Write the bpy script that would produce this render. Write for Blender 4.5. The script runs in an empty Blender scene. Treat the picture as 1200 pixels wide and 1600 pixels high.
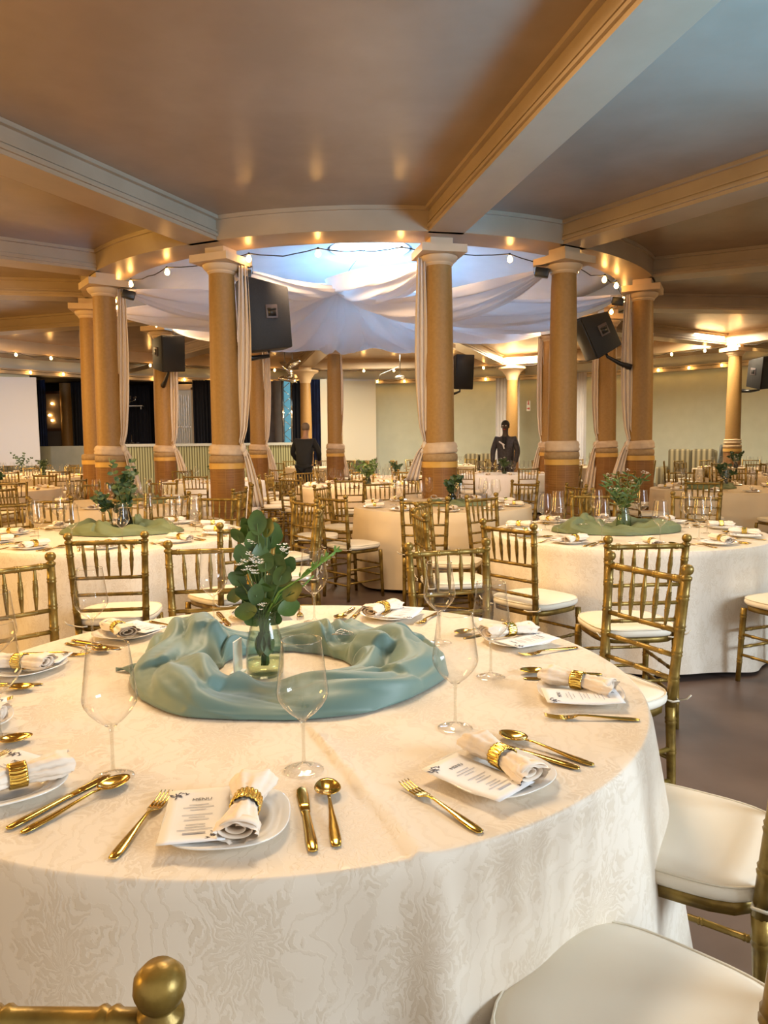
import bpy, bmesh, math, random
from mathutils import Vector, Matrix
random.seed(7)
C = bpy.context.scene.collection
PI = math.pi
R_ = math.radians
scn = bpy.context.scene

# ------------------------------------------------------------------ camera
cam = bpy.data.cameras.new('camera')
cam.sensor_fit = 'VERTICAL'; cam.sensor_height = 36; cam.lens = 36*1155/1600
cam.clip_start = .05
co = bpy.data.objects.new('camera', cam); C.objects.link(co)
PITCH, ROLL = R_(5.3), R_(0.6)
co.matrix_world = Matrix.Translation((0, 0, 1.40)) @ Matrix.Rotation(R_(90)-PITCH, 4, 'X') @ Matrix.Rotation(-ROLL, 4, 'Z')
scn.camera = co

# ------------------------------------------------------------------ world, lights, exposure
w = bpy.data.worlds.new('world'); scn.world = w; w.use_nodes = True
bg = w.node_tree.nodes['Background']; bg.inputs[0].default_value = (1, .90, .76, 1); bg.inputs[1].default_value = .62
scn.view_settings.view_transform = 'Standard'; scn.view_settings.look = 'None'
scn.view_settings.gamma = 1; scn.view_settings.exposure = 0.55; scn.view_settings.use_curve_mapping = False
scn.cycles.max_bounces = 12; scn.cycles.diffuse_bounces = 5; scn.cycles.transparent_max_bounces = 48
scn.cycles.glossy_bounces = 4; scn.cycles.sample_clamp_indirect = 6
scn.cycles.caustics_reflective = False; scn.cycles.caustics_refractive = False

def area(name, loc, target, size, power, col, sy=None, spread=180):
    l = bpy.data.lights.new(name, 'AREA'); l.energy = power; l.color = col; l.size = size; l.spread = math.radians(spread)
    if sy: l.shape = 'RECTANGLE'; l.size_y = sy
    o = bpy.data.objects.new(name, l); C.objects.link(o); o.location = loc
    o.rotation_euler = (Vector(target)-Vector(loc)).to_track_quat('-Z', 'Y').to_euler()
    return o
CX, CY = -.2, 13.3
# daylight through the window wall on the right behind the camera
area('window_daylight', (5.2, -.6, 2.3), (.8, 1.9, .4), 2.4, 120, (.74, .88, 1), 1.8, 120)
area('window_daylight', (6.6, 1.2, 1.3), (3.3, 4.0, 4.06), 2.2, 150, (.14, .50, 1), 1.4, 50)
# warm and pale fill lights added under the ceiling, without fittings
WARM, PALE = (1, .64, .28), (1, .84, .58)
for lx, ly, pw, c in [(-3.2, 3.6, 90, WARM), (3.9, 5.6, 45, WARM), (-7.2, 9.0, 190, WARM), (7.2, 10.5, 110, WARM), (-.3, 4.3, 115, (1, .74, .46)), (-8, 17, 190, WARM), (0, 21.8, 300, PALE), (8, 18.8, 330, PALE), (4.2, 22.4, 200, PALE)]:
    area('ceiling_fill', (lx, ly, 3.98), (lx, ly, 0), 1.2, pw, c)
area('screen_fill', (-9.2, 15.5, 3.6), (-11.3, 21.0, 2.0), .3, 60, (.72, .82, 1))  # cool fill light added to brighten the left screen
# warm fill lights added inside the ring, and daylight through its skylight
area('ring_fill', (-.3, 9.35, 3.72), (-.3, 13.4, 1.2), 1.8, 105, (1, .68, .42), .25, 120)
area('ring_fill', (-3.9, 14.3, 3.72), (-.5, 13.2, 1.0), 1.2, 22, (1, .62, .30), .25, 120)
area('ring_fill', (3.3, 15.4, 3.72), (0, 13.2, 1.0), 1.2, 22, (1, .62, .30), .25, 120)
area('skylight_daylight', (-.2, 13.6, 4.62), (-.4, 13.3, 0), 2.0, 150, (.20, .52, 1))
area('skylight_daylight', (-.1, 13.7, 4.70), (-.5, 16.5, 3.6), 1.0, 120, (.16, .48, 1))
# fill lights added to wash the ceiling warm
area('uplight_fill', (-6.0, 1.4, 2.3), (-2.0, 5.0, 4.06), 1.2, 150, (1, .55, .11))
area('uplight_fill', (-10.5, 9.0, 2.3), (-6, 10, 4.06), 1.2, 150, (1, .55, .12))
area('uplight_fill', (1.5, 21.5, 2.0), (0, 19, 4.06), 2, 55, (1, .68, .34))

# ------------------------------------------------------------------ materials
def mat(name, col=(.8, .8, .8), rough=.5, metal=0, **kw):
    m = bpy.data.materials.new(name); m.use_nodes = True
    b = m.node_tree.nodes['Principled BSDF']
    b.inputs['Base Color'].default_value = (*col, 1); b.inputs['Roughness'].default_value = rough
    b.inputs['Metallic'].default_value = metal
    for k, v in kw.items():
        b.inputs[k.replace('_', ' ')].default_value = v
    return m
def N(m, t, **kw):
    n = m.node_tree.nodes.new('ShaderNode'+t)
    for k, v in kw.items():
        if k in n.inputs: n.inputs[k].default_value = v
        else: setattr(n, k, v)
    return n
def LK(m, a, ao, b, bi): m.node_tree.links.new(a.outputs[ao], b.inputs[bi])
def BS(m): return m.node_tree.nodes['Principled BSDF']
def mottled(name, c1, c2, scale=8, rough=.5, metal=0, bump=.0, detail=4, coord='Object', stretch=(1, 1, 1), lo=.35, hi=.65, bscale=None, **kw):
    m = mat(name, c1, rough, metal, **kw)
    tc = N(m, 'TexCoord'); mp = N(m, 'Mapping'); mp.inputs['Scale'].default_value = stretch
    LK(m, tc, coord, mp, 0)
    nz = N(m, 'TexNoise', Scale=scale, Detail=detail); LK(m, mp, 0, nz, 0)
    cr = N(m, 'ValToRGB'); cr.color_ramp.elements[0].color = (*c1, 1); cr.color_ramp.elements[1].color = (*c2, 1)
    cr.color_ramp.elements[0].position = lo; cr.color_ramp.elements[1].position = hi
    LK(m, nz, 0, cr, 0); LK(m, cr, 0, BS(m), 'Base Color')
    if bump:
        n2 = N(m, 'TexNoise', Scale=bscale or scale*3, Detail=3); LK(m, mp, 0, n2, 0)
        b = N(m, 'Bump', Strength=bump, Distance=.01); LK(m, n2, 0, b, 'Height'); LK(m, b, 0, BS(m), 'Normal')
    return m
def emit(name, col, s):
    m = mat(name, (.02, .02, .02)); b = BS(m)
    b.inputs['Emission Color'].default_value = (*col, 1); b.inputs['Emission Strength'].default_value = s
    return m
def thin_glass(name, tint=(.97, .98, .97), edge=.55, k=1.0):
    m = bpy.data.materials.new(name); m.use_nodes = True; nt = m.node_tree; nt.nodes.clear()
    out = N(m, 'OutputMaterial'); tr = N(m, 'BsdfTransparent'); gl = N(m, 'BsdfGlossy', Roughness=.02)
    gl.inputs['Color'].default_value = (1, 1, 1, 1)
    lw = N(m, 'LayerWeight', Blend=.5); pw = N(m, 'Math', operation='POWER'); pw.inputs[1].default_value = 3.6
    ml = N(m, 'Math', operation='MULTIPLY_ADD'); ml.inputs[1].default_value = edge*k; ml.inputs[2].default_value = .035*k
    cr = N(m, 'MixRGB'); cr.inputs[1].default_value = (*tint, 1); cr.inputs[2].default_value = (tint[0]*.42, tint[1]*.41, tint[2]*.38, 1)
    mx = N(m, 'MixShader')
    LK(m, lw, 'Facing', pw, 0); LK(m, pw, 0, ml, 0); LK(m, ml, 0, mx, 0); LK(m, pw, 0, cr, 0)
    LK(m, cr, 0, tr, 0); LK(m, tr, 0, mx, 1); LK(m, gl, 0, mx, 2); LK(m, mx, 0, out, 0)
    return m

M = {}
M['ceiling'] = mottled('ceiling_paint', (.30, .208, .132), (.35, .245, .158), 1.6, .26, bump=.12, bscale=6)
M['beam'] = mottled('beam_paint', (.385, .28, .17), (.43, .315, .195), 2, .34, bump=.08, bscale=9)
M['dome'] = mottled('dome_paint', (.50, .51, .52), (.55, .56, .57), 2, .5)
M['wall'] = mottled('wall_paint', (.72, .76, .60), (.76, .80, .64), 3, .55, bump=.06, bscale=30)
M['bulkhead'] = mottled('bulkhead_paint', (.62, .66, .64), (.66, .70, .68), 3, .35)
M['cornice'] = mottled('cornice_paint', (.52, .44, .32), (.56, .48, .36), 3, .5)
M['floor'] = mottled('floor_concrete', (.085, .058, .048), (.13, .092, .078), 2.2, .38, bump=.1, detail=9)
M['column'] = mottled('column_stone_paint', (.33, .185, .055), (.37, .21, .066), 28, .5, bump=.25, bscale=90, detail=6)
M['capital'] = mottled('capital_paint', (.62, .46, .28), (.68, .50, .31), 4, .45)
M['gold_band'] = mottled('gold_band', (.62, .36, .08), (.72, .44, .12), 6, .45, coord='Object')
M['hessian'] = mottled('hessian_wrap', (.36, .24, .12), (.42, .29, .16), 30, .8)
M['drape'] = mottled('voile', (.86, .76, .66), (.90, .80, .70), 3, .6)
# translucent voile for canopy and drapes
def voile(name, col, tr=.35):
    m = mat(name, col, .7); b = BS(m); t = N(m, 'BsdfTranslucent'); t.inputs[0].default_value = (*col, 1)
    mx = N(m, 'MixShader'); mx.inputs[0].default_value = tr; out = m.node_tree.nodes['Material Output']
    LK(m, b, 0, mx, 1); LK(m, t, 0, mx, 2); LK(m, mx, 0, out, 0); return m
M['voile'] = voile('voile_white', (.84, .80, .78), .45)
M['voile_drape'] = voile('voile_drape', (.88, .78, .68), .2)
M['wrap_cloth'] = mottled('wrap_cloth', (.60, .45, .32), (.68, .53, .39), 14, .75)
M['black'] = mottled('speaker_black', (.007, .007, .008), (.012, .011, .012), 60, .55, bump=.2, bscale=200)
M['black_plastic'] = mat('black_plastic', (.015, .015, .016), .35)
M['handle_rim'] = mat('handle_rim', (.10, .08, .085), .45)
M['grey_metal'] = mat('grey_metal', (.35, .34, .33), .35, .8)
M['curtain_black'] = mottled('black_curtain', (.006, .007, .012), (.012, .014, .024), 3, .8, stretch=(12, 12, .2))
M['curtain_navy'] = mottled('navy_curtain', (.01, .02, .07), (.015, .03, .11), 3, .8)
M['screen'] = mat('screen_white', (.80, .82, .86), .7)
M['screen_cream'] = mat('screen_cream', (.80, .74, .60), .7)
M['cream_cloth'] = mottled('cream_cloth', (.70, .56, .38), (.75, .61, .43), 2.5, .7)
M['white_cloth'] = mottled('white_cloth', (.80, .80, .84), (.85, .85, .88), 2.5, .7)
M['chair_gold'] = mottled('chair_gold', (.14, .085, .016), (.30, .195, .040), 22, .36, .5, bump=.1, bscale=60, detail=6, lo=.3, hi=.62)
M['chair_dark'] = mottled('chair_bronze', (.085, .048, .018), (.15, .085, .03), 20, .4, .3)
M['cushion'] = mottled('cushion_cream', (.78, .72, .60), (.83, .77, .66), 3, .55, bump=.05, bscale=9)
M['piping'] = mat('cushion_piping', (.74, .68, .55), .6)
M['plate'] = mat('porcelain', (.84, .82, .78), .12, Coat_Weight=.5)
M['napkin'] = mottled('napkin_cream', (.83, .72, .60), (.88, .78, .67), 5, .75)
M['gold'] = mat('polished_gold', (.66, .44, .10), .15, 1)
M['ring_gold'] = mat('ring_gold', (.88, .60, .14), .2, 1)
M['paper'] = mat('menu_paper', (.86, .87, .90), .6)
M['ink'] = mat('menu_ink', (.05, .05, .08), .7)
M['ink_soft'] = mat('menu_ink_soft', (.42, .43, .50), .7)
M['teal'] = mottled('teal_cloth', (.115, .20, .182), (.14, .235, .21), 4, .5, Sheen_Weight=.3)
M['olive'] = mottled('sage_cloth', (.125, .155, .075), (.165, .20, .10), 4, .65)
M['leaf'] = mottled('eucalyptus_leaf', (.026, .060, .010), (.085, .150, .028), 12, .42)
M['leaf_light'] = mottled('sprig_green', (.12, .28, .05), (.20, .38, .08), 12, .5)
M['leaf_dark'] = mottled('dark_foliage', (.02, .05, .018), (.045, .09, .03), 12, .5)
M['stem'] = mat('plant_stem', (.10, .16, .05), .5)
M['petal'] = mat('white_petal', (.90, .88, .84), .6)
M['water'] = thin_glass('jar_water', (.90, .91, .78), .3)
M['glass'] = thin_glass('wine_glass', (.988, .986, .98), .85)
M['jar'] = thin_glass('jar_glass', (.90, .94, .88), .65)
M['cable'] = mat('cable_black', (.02, .015, .01), .6)
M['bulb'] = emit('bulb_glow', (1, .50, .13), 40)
M['bulb_hot'] = emit('bulb_filament', (1, .85, .55), 60)
M['tube'] = emit('cool_tube', (.62, .93, 1), 7)
M['sky_glow'] = emit('skylight_pane', (.60, .84, 1), 4.5)
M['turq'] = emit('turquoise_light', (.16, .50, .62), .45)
M['terracotta'] = mat('terracotta', (.42, .18, .05), .6)
M['brown_wood'] = mottled('brown_wood', (.07, .035, .02), (.11, .055, .03), 6, .4)
M['skin_dark'] = mat('skin_dark', (.045, .025, .018), .5)
M['skin_light'] = mat('skin_light', (.35, .20, .13), .5)
M['suit'] = mottled('suit_charcoal', (.025, .022, .028), (.045, .04, .05), 20, .7)
M['jumper_black'] = mat('jumper_black', (.008, .01, .014), .8)
M['hair_dark'] = mat('hair_dark', (.01, .008, .007), .7)
M['hair_grey'] = mat('hair_grey', (.16, .12, .09), .7)
M['shirt'] = mat('shirt_white', (.7, .7, .72), .7)
M['grey_vinyl'] = mat('grey_vinyl', (.20, .22, .22), .4)
M['grey_paint'] = mottled('grey_ramp_paint', (.34, .36, .31), (.38, .40, .35), 3, .6)
M['chrome'] = mat('chrome', (.8, .78, .74), .08, 1)
M['sign'] = mat('sign_white', (.8, .78, .7), .5)
M['sign_red'] = mat('sign_red', (.55, .03, .02), .5)
# wicker: woven rows and vertical binding
m = M['wicker'] = mat('wicker_reed', (.5, .24, .07), .5)
tc = N(m, 'TexCoord'); bk = N(m, 'TexBrick', Scale=1.0)
bk.inputs['Color1'].default_value = (.27, .12, .026, 1); bk.inputs['Color2'].default_value = (.20, .080, .016, 1); bk.inputs['Mortar'].default_value = (.36, .18, .05, 1)
bk.inputs['Mortar Size'].default_value = .0022; bk.inputs['Brick Width'].default_value = .11; bk.inputs['Row Height'].default_value = .013; bk.offset = 0.0
LK(m, tc, 'UV', bk, 0); LK(m, bk, 0, BS(m), 'Base Color')
bp = N(m, 'Bump', Strength=.5, Distance=.01); LK(m, bk, 1, bp, 'Height'); LK(m, bp, 0, BS(m), 'Normal')
# bamboo cladding
m = M['bamboo'] = mat('bamboo_cladding', (.5, .5, .3), .5)
tc = N(m, 'TexCoord'); wv = N(m, 'TexWave', Scale=4.2, Distortion=.3); wv.bands_direction = 'X'
cr = N(m, 'ValToRGB'); cr.color_ramp.elements[0].color = (.10, .09, .03, 1); cr.color_ramp.elements[1].color = (.50, .52, .30, 1)
cr.color_ramp.elements[0].position = .1; cr.color_ramp.elements[1].position = .55
LK(m, tc, 'UV', wv, 0); LK(m, wv, 0, cr, 0); LK(m, cr, 0, BS(m), 'Base Color')
# striped upholstery
m = M['stripe'] = mat('striped_upholstery', (.5, .5, .3), .8)
tc = N(m, 'TexCoord'); wv = N(m, 'TexWave', Scale=2.2, Distortion=.0); wv.bands_direction = 'X'
cr = N(m, 'ValToRGB'); cr.color_ramp.elements[0].color = (.10, .085, .05, 1); cr.color_ramp.elements[1].color = (.36, .31, .19, 1)
LK(m, tc, 'Object', wv, 0); LK(m, wv, 0, cr, 0); LK(m, cr, 0, BS(m), 'Base Color')

# damask tablecloth: woven medallions with curling leaves, in the cloth's own UV (metres)
def damask(name, base, fig, rough1=.62, rough2=.40):
    m = mat(name, base, .6)
    tc = N(m, 'TexCoord')
    sep = N(m, 'SeparateXYZ'); nzw = N(m, 'TexNoise', Scale=11.0, Detail=5.0, Roughness=.55)
    LK(m, tc, 'UV', nzw, 0)
    add = N(m, 'VectorMath', operation='MULTIPLY_ADD'); add.inputs[1].default_value = (.11, .11, 0)
    LK(m, nzw, 1, add, 0); LK(m, tc, 'UV', add, 2)
    # two staggered medallion lattices
    def lattice(off):
        mp = N(m, 'Mapping'); mp.inputs['Location'].default_value = (off[0], off[1], 0); mp.inputs['Scale'].default_value = (3.3, 2.5, 1)
        LK(m, add, 0, mp, 0)
        fr = N(m, 'VectorMath', operation='FRACTION'); LK(m, mp, 0, fr, 0)
        sb = N(m, 'VectorMath', operation='SUBTRACT'); sb.inputs[1].default_value = (.5, .5, 0); LK(m, fr, 0, sb, 0)
        s = N(m, 'SeparateXYZ'); LK(m, sb, 0, s, 0)
        at = N(m, 'Math', operation='ARCTAN2'); LK(m, s, 1, at, 0); LK(m, s, 0, at, 1)
        ln = N(m, 'VectorMath', operation='LENGTH')
        cmb = N(m, 'CombineXYZ'); LK(m, s, 0, cmb, 0); LK(m, s, 1, cmb, 1); LK(m, cmb, 0, ln, 0)
        # petals
        k = N(m, 'Math', operation='MULTIPLY'); k.inputs[1].default_value = 9.0; LK(m, at, 0, k, 0)
        sn = N(m, 'Math', operation='SINE'); LK(m, k, 0, sn, 0)
        rr = N(m, 'Math', operation='MULTIPLY_ADD'); rr.inputs[1].default_value = .07; rr.inputs[2].default_value = .27; LK(m, sn, 0, rr, 0)
        d = N(m, 'Math', operation='SUBTRACT'); LK(m, rr, 0, d, 0); LK(m, ln, 'Value', d, 1)
        sm = N(m, 'MapRange'); sm.inputs[1].default_value = -.01; sm.inputs[2].default_value = .02; LK(m, d, 0, sm, 0)
        # ribs inside the leaves
        k2 = N(m, 'Math', operation='MULTIPLY_ADD'); k2.inputs[1].default_value = 85.0; LK(m, ln, 'Value', k2, 0)
        k3 = N(m, 'Math', operation='MULTIPLY'); k3.inputs[1].default_value = 5.0; LK(m, sn, 0, k3, 0); LK(m, k3, 0, k2, 2)
        s2 = N(m, 'Math', operation='SINE'); LK(m, k2, 0, s2, 0)
        st = N(m, 'MapRange'); st.inputs[1].default_value = -.5; st.inputs[2].default_value = .1; LK(m, s2, 0, st, 0)
        o = N(m, 'Math', operation='MULTIPLY'); LK(m, sm, 0, o, 0); LK(m, st, 0, o, 1)
        return o
    a, b = lattice((0, 0)), lattice((.5, .5))
    mx = N(m, 'Math', operation='MAXIMUM'); LK(m, a, 0, mx, 0); LK(m, b, 0, mx, 1)
    # scrolls between medallions
    wv = N(m, 'TexWave', Scale=9.0, Distortion=16.0, Detail=3.0); wv.wave_type = 'BANDS'; LK(m, add, 0, wv, 0)
    mr = N(m, 'MapRange'); mr.inputs[1].default_value = .80; mr.inputs[2].default_value = .90; mr.inputs[4].default_value = .5; LK(m, wv, 1, mr, 0)
    m2 = N(m, 'Math', operation='MAXIMUM'); LK(m, mx, 0, m2, 0); LK(m, mr, 0, m2, 1)
    cm = N(m, 'MixRGB'); cm.inputs[1].default_value = (*base, 1); cm.inputs[2].default_value = (*fig, 1)
    LK(m, m2, 0, cm, 0); LK(m, cm, 0, BS(m), 'Base Color')
    rm = N(m, 'MapRange'); rm.inputs[3].default_value = rough1; rm.inputs[4].default_value = rough2
    LK(m, m2, 0, rm, 0); LK(m, rm, 0, BS(m), 'Roughness')
    bp = N(m, 'Bump', Strength=.25, Distance=.002); LK(m, m2, 0, bp, 'Height'); LK(m, bp, 0, BS(m), 'Normal')
    return m
M['damask'] = damask('damask_cloth', (.80, .72, .61), (.725, .635, .515))

# ------------------------------------------------------------------ helpers
def obj(name, bm, m, parent=None, smooth=True, auto=None):
    me = bpy.data.meshes.new(name); bm.normal_update(); bm.to_mesh(me); bm.free()
    if isinstance(m, str): m = M[m]
    me.materials.append(m)
    if smooth:
        me.polygons.foreach_set('use_smooth', [True]*len(me.polygons))
        if auto is not None:
            me.set_sharp_from_angle(angle=R_(auto))
    o = bpy.data.objects.new(name, me); C.objects.link(o)
    if parent: o.parent = parent
    return o
def tag(o, label=None, cat=None, group=None, kind=None):
    if label: o['label'] = label
    if cat: o['category'] = cat
    if group: o['group'] = group
    if kind: o['kind'] = kind
    return o
def thing(name, label, cat, loc=(0, 0, 0), rz=0, group=None):
    o = bpy.data.objects.new(name, None); C.objects.link(o); o.empty_display_size = .1
    o.location = loc; o.rotation_euler = (0, 0, rz)
    return tag(o, label, cat, group)
def copy_tree(o, parent=None):
    c = o.copy(); C.objects.link(c)
    if parent: c.parent = parent
    for ch in list(o.children): copy_tree(ch, c)
    return c
def place(proto, loc, rz, label, cat, group):
    if not proto.get('used'):
        o = proto; o['used'] = 1; allp.append(o)
    else:
        o = copy_tree(proto)
        if 'used' in o: del o['used']
    o.location = loc; o.rotation_euler = (0, 0, rz)
    return tag(o, label, cat, group)
allp = []

def box(bm, c, s, rot=None):
    r = bmesh.ops.create_cube(bm, size=1)
    mt = Matrix.Translation(c) @ (rot if rot is not None else Matrix.Identity(4)) @ Matrix.Diagonal((*s, 1))
    bmesh.ops.transform(bm, matrix=mt, verts=r['verts'])
    return r['verts']
def bevel_all(bm, off, seg=2):
    bmesh.ops.bevel(bm, geom=list(bm.edges), offset=off, segments=seg, affect='EDGES', profile=.5)
def lathe(bm, prof, segs=24, mt=None, sup=None, close=False):
    """prof: list of (r, z). sup(theta) -> radial factor"""
    mt = mt or Matrix.Identity(4); rings = []
    for r, z in prof:
        if r < 1e-6: rings.append([bm.verts.new(mt @ Vector((0, 0, z)))])
        else:
            rings.append([bm.verts.new(mt @ Vector((r*(sup(t) if sup else 1)*math.cos(t), r*(sup(t) if sup else 1)*math.sin(t), z)))
                          for t in [2*PI*i/segs for i in range(segs)]])
    for a, b in zip(rings, rings[1:]):
        for i in range(segs):
            j = (i+1) % segs
            if len(a) == 1 and len(b) == 1: continue
            if len(a) == 1: bm.faces.new((a[0], b[j], b[i]))
            elif len(b) == 1: bm.faces.new((a[i], a[j], b[0]))
            else: bm.faces.new((a[i], a[j], b[j], b[i]))
    return rings
def align(p0, p1):
    d = Vector(p1)-Vector(p0)
    return Matrix.Translation(p0) @ d.to_track_quat('Z', 'Y').to_matrix().to_4x4(), d.length
def rod(bm, p0, p1, r, segs=8, rings=(), r1=None, bul=1.22, rw=.006):
    """straight rod with bamboo ring swellings at fractions `rings`"""
    mt, L = align(p0, p1); r1 = r1 or r
    rr = lambda z: r+(r1-r)*z/L
    prof = [(0, 0), (r, 0)]
    for f in sorted(rings):
        z = f*L
        for dz in (-rw*1.1, rw*1.1):
            prof += [(rr(z), z+dz-rw), (rr(z)*bul, z+dz), (rr(z), z+dz+rw)]
    prof += [(r1, L), (0, L)]
    lathe(bm, prof, segs, mt)
def tube(bm, pts, r, segs=6, closed=False, rf=None):
    pts = [Vector(p) for p in pts]; n = len(pts); rings = []
    up = Vector((0, 0, 1)); 
    for i, p in enumerate(pts):
        a = pts[(i-1) % n] if (closed or i > 0) else p
        b = pts[(i+1) % n] if (closed or i < n-1) else p
        t = (b-a).normalized(); s = t.cross(up)
        if s.length < 1e-3: s = t.cross(Vector((0, 1, 0)))
        s.normalize(); u = s.cross(t)
        rad = rf(i/(n-1)) if rf else r
        rings.append([bm.verts.new(p+(s*math.cos(q)+u*math.sin(q))*rad) for q in [2*PI*k/segs for k in range(segs)]])
    for i in range(n if closed else n-1):
        A, B = rings[i], rings[(i+1) % n]
        for k in range(segs):
            j = (k+1) % segs; bm.faces.new((A[k], A[j], B[j], B[k]))
    if not closed:
        bm.faces.new(rings[0][::-1]); bm.faces.new(rings[-1])
def grid(bm, f, nu, nv, closed_u=False, uv=None):
    vs = [[bm.verts.new(f(i/nu, j/nv)) for j in range(nv+1)] for i in range(nu if closed_u else nu+1)]
    lay = bm.loops.layers.uv.verify() if uv else None
    n = len(vs)
    for i in range(nu):
        for j in range(nv):
            q = ((i, j), (i+1, j), (i+1, j+1), (i, j+1))
            fc = bm.faces.new([vs[a % n][b] for a, b in q])
            if uv:
                for lp, (a, b) in zip(fc.loops, q): lp[lay].uv = uv(a/nu, b/nv)
    return vs
def solid(o, t, off=0):
    md = o.modifiers.new('thickness', 'SOLIDIFY'); md.thickness = t; md.offset = off; return o
def sphere(bm, c, r, sub=2, s=(1, 1, 1)):
    v = bmesh.ops.create_icosphere(bm, subdivisions=sub, radius=r)['verts']
    bmesh.ops.transform(bm, matrix=Matrix.Translation(c) @ Matrix.Diagonal((*s, 1)), verts=v)
def struct(name, bm, m, smooth=False, auto=None):
    return tag(obj(name, bm, m, smooth=smooth or auto is not None, auto=auto), kind='structure')
def pol(r, deg, z=0): return Vector((CX+r*math.cos(R_(deg)), CY+r*math.sin(R_(deg)), z))

# ------------------------------------------------------------------ room shell
ZS, ZC = 3.79, 4.06          # beam soffit, ceiling
RI, RO_, RW = 4.45, 10.7, 14.8
bm = bmesh.new(); box(bm, (CX, CY, -.05), (34, 34, .1)); struct('floor', bm, 'floor')
def annulus(bm, r0, r1, z0, z1, n=96, a0=0, a1=360):
    """solid ring with rectangular section"""
    full = abs(a1-a0) >= 360
    k = n if full else n+1
    ang = [a0+(a1-a0)*i/n for i in range(k)]
    R = [[bm.verts.new(pol(r, a, z)) for a in ang] for r, z in ((r0, z0), (r1, z0), (r1, z1), (r0, z1))]
    for s in range(4):
        A, B = R[s], R[(s+1) % 4]
        for i in range(n):
            j = (i+1) % k
            bm.faces.new((A[i], A[j], B[j], B[i]))
    if not full:
        bm.faces.new([R[s][0] for s in range(4)]); bm.faces.new([R[s][-1] for s in range(4)][::-1])
bm = bmesh.new(); annulus(bm, RI+.2, RW+.2, ZC, ZC+.15); struct('ceiling', bm, 'ceiling')
# ring beam over the inner columns, dome and skylight above it
tn = 0
def trim(bm, m, **k):
    global tn; tn += 1; return struct('trim_%d' % tn, bm, m, **k)
bm = bmesh.new(); annulus(bm, RI-.24, RI+.27, ZS, ZC+.15, 128)
annulus(bm, RI+.27, RI+.30, ZC-.045, ZC, 128)
trim(bm, 'beam', auto=40)
bm = bmesh.new()
def dome(u, v):
    r = .75+(RI-.75-.2)*v; z = ZC+.15+.62*math.cos(v*PI/2)
    return pol(r, 360*u, z)
grid(bm, dome, 96, 12, True); o = struct('ceiling_dome', bm, 'dome', True); o.name = 'ceiling'; solid(o, .06, 1)
bm = bmesh.new(); lathe(bm, [(.78, 4.80), (.78, 4.98), (.70, 4.98), (.70, 4.78)], 40, Matrix.Translation((CX, CY, 0)))
trim(bm, 'dome', auto=40)
bm = bmesh.new(); lathe(bm, [(0, 5.0), (.4, 4.99), (.70, 4.94)], 32, Matrix.Translation((CX, CY, 0)))
tag(obj('window_1', bm, 'sky_glow'), kind='structure')

# radial beams: angle, with tapered haunch at the inner column
cols = {'A': (-3.90, 10.62), 'B': (-1.97, 9.33), 'C': (.68, 9.02), 'D': (2.29, 9.51), 'E': (3.92, 11.35),
        'J': (4.15, 13.85), 'I': (3.51, 15.76), 'M': (1.37, 17.46), 'H': (-1.14, 17.65), 'G': (-2.84, 16.89),
        'F': (-4.31, 14.65), 'K': (-4.80, 12.37)}
def beam(a, r0, r1, wd=.42):
    bm = bmesh.new(); d = pol(1, a)-pol(0, a); s = Vector((-d.y, d.x, 0))
    c0, c1 = pol(r0, a), pol(r1, a); c = (c0+c1)/2
    rot = Matrix.Rotation(R_(a), 4, 'Z')
    L = r1-r0
    box(bm, (c.x, c.y, (ZS+ZC+.02)/2), (L, wd, ZC+.02-ZS), rot)
    box(bm, (c.x, c.y, ZS+.055), (L, wd+.05, .03), rot)       # moulding lines
    box(bm, (c.x, c.y, ZS+.105), (L, wd+.03, .02), rot)
    box(bm, (c.x, c.y, ZC-.02), (L, wd+.10, .04), rot)
    trim(bm, 'beam')
for k, (x, y) in cols.items():
    a = math.degrees(math.atan2(y-CY, x-CX))
    beam(a, RI+.2, RW)
# outer ring beam and window-side bulkhead/cornice
bm = bmesh.new(); annulus(bm, RO_-.2, RO_+.2, ZS-.02, ZC+.02, 96); trim(bm, 'beam', auto=40)
bm = bmesh.new(); annulus(bm, RW-.5, RW, 3.72, ZC+.01, 96, -40, 250); trim(bm, 'bulkhead', auto=40)
bm = bmesh.new(); annulus(bm, RW-.56, RW, 3.60, 3.72, 96, -40, 250)
annulus(bm, RW-.60, RW-.5, 3.70, 3.75, 96, -40, 250)
trim(bm, 'cornice', auto=40)
# walls (the stage opening is between 97 and 133 degrees)
ST0, ST1 = 98.0, 137.5
def wall(name, a0, a1, n, m='wall', z0=0, z1=3.62, r=RW-.3):
    bm = bmesh.new(); annulus(bm, r, r+.2, z0, z1, n, a0, a1); return struct(name, bm, m, auto=30)
wall('wall_right', -18, 45, 20); wall('wall_back', 45, ST0, 20); wall('wall_left', ST1, 250, 40)
wall('wall_stage', ST0-2, ST1+2, 12, 'curtain_black', 0, 3.62, RW+3.2)
for i, a in enumerate((ST0, ST1)):
    bm = bmesh.new(); p = pol(RW+1.6, a)
    box(bm, (p.x, p.y, 1.81), (3.6, .15, 3.62), Matrix.Rotation(R_(a), 4, 'Z')); struct('wall_stage_side', bm, 'curtain_black')
bm = bmesh.new(); annulus(bm, RW-.1, RW+3.4, 3.62, 3.75, 12, ST0, ST1); struct('ceiling', bm, 'curtain_black')
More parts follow.
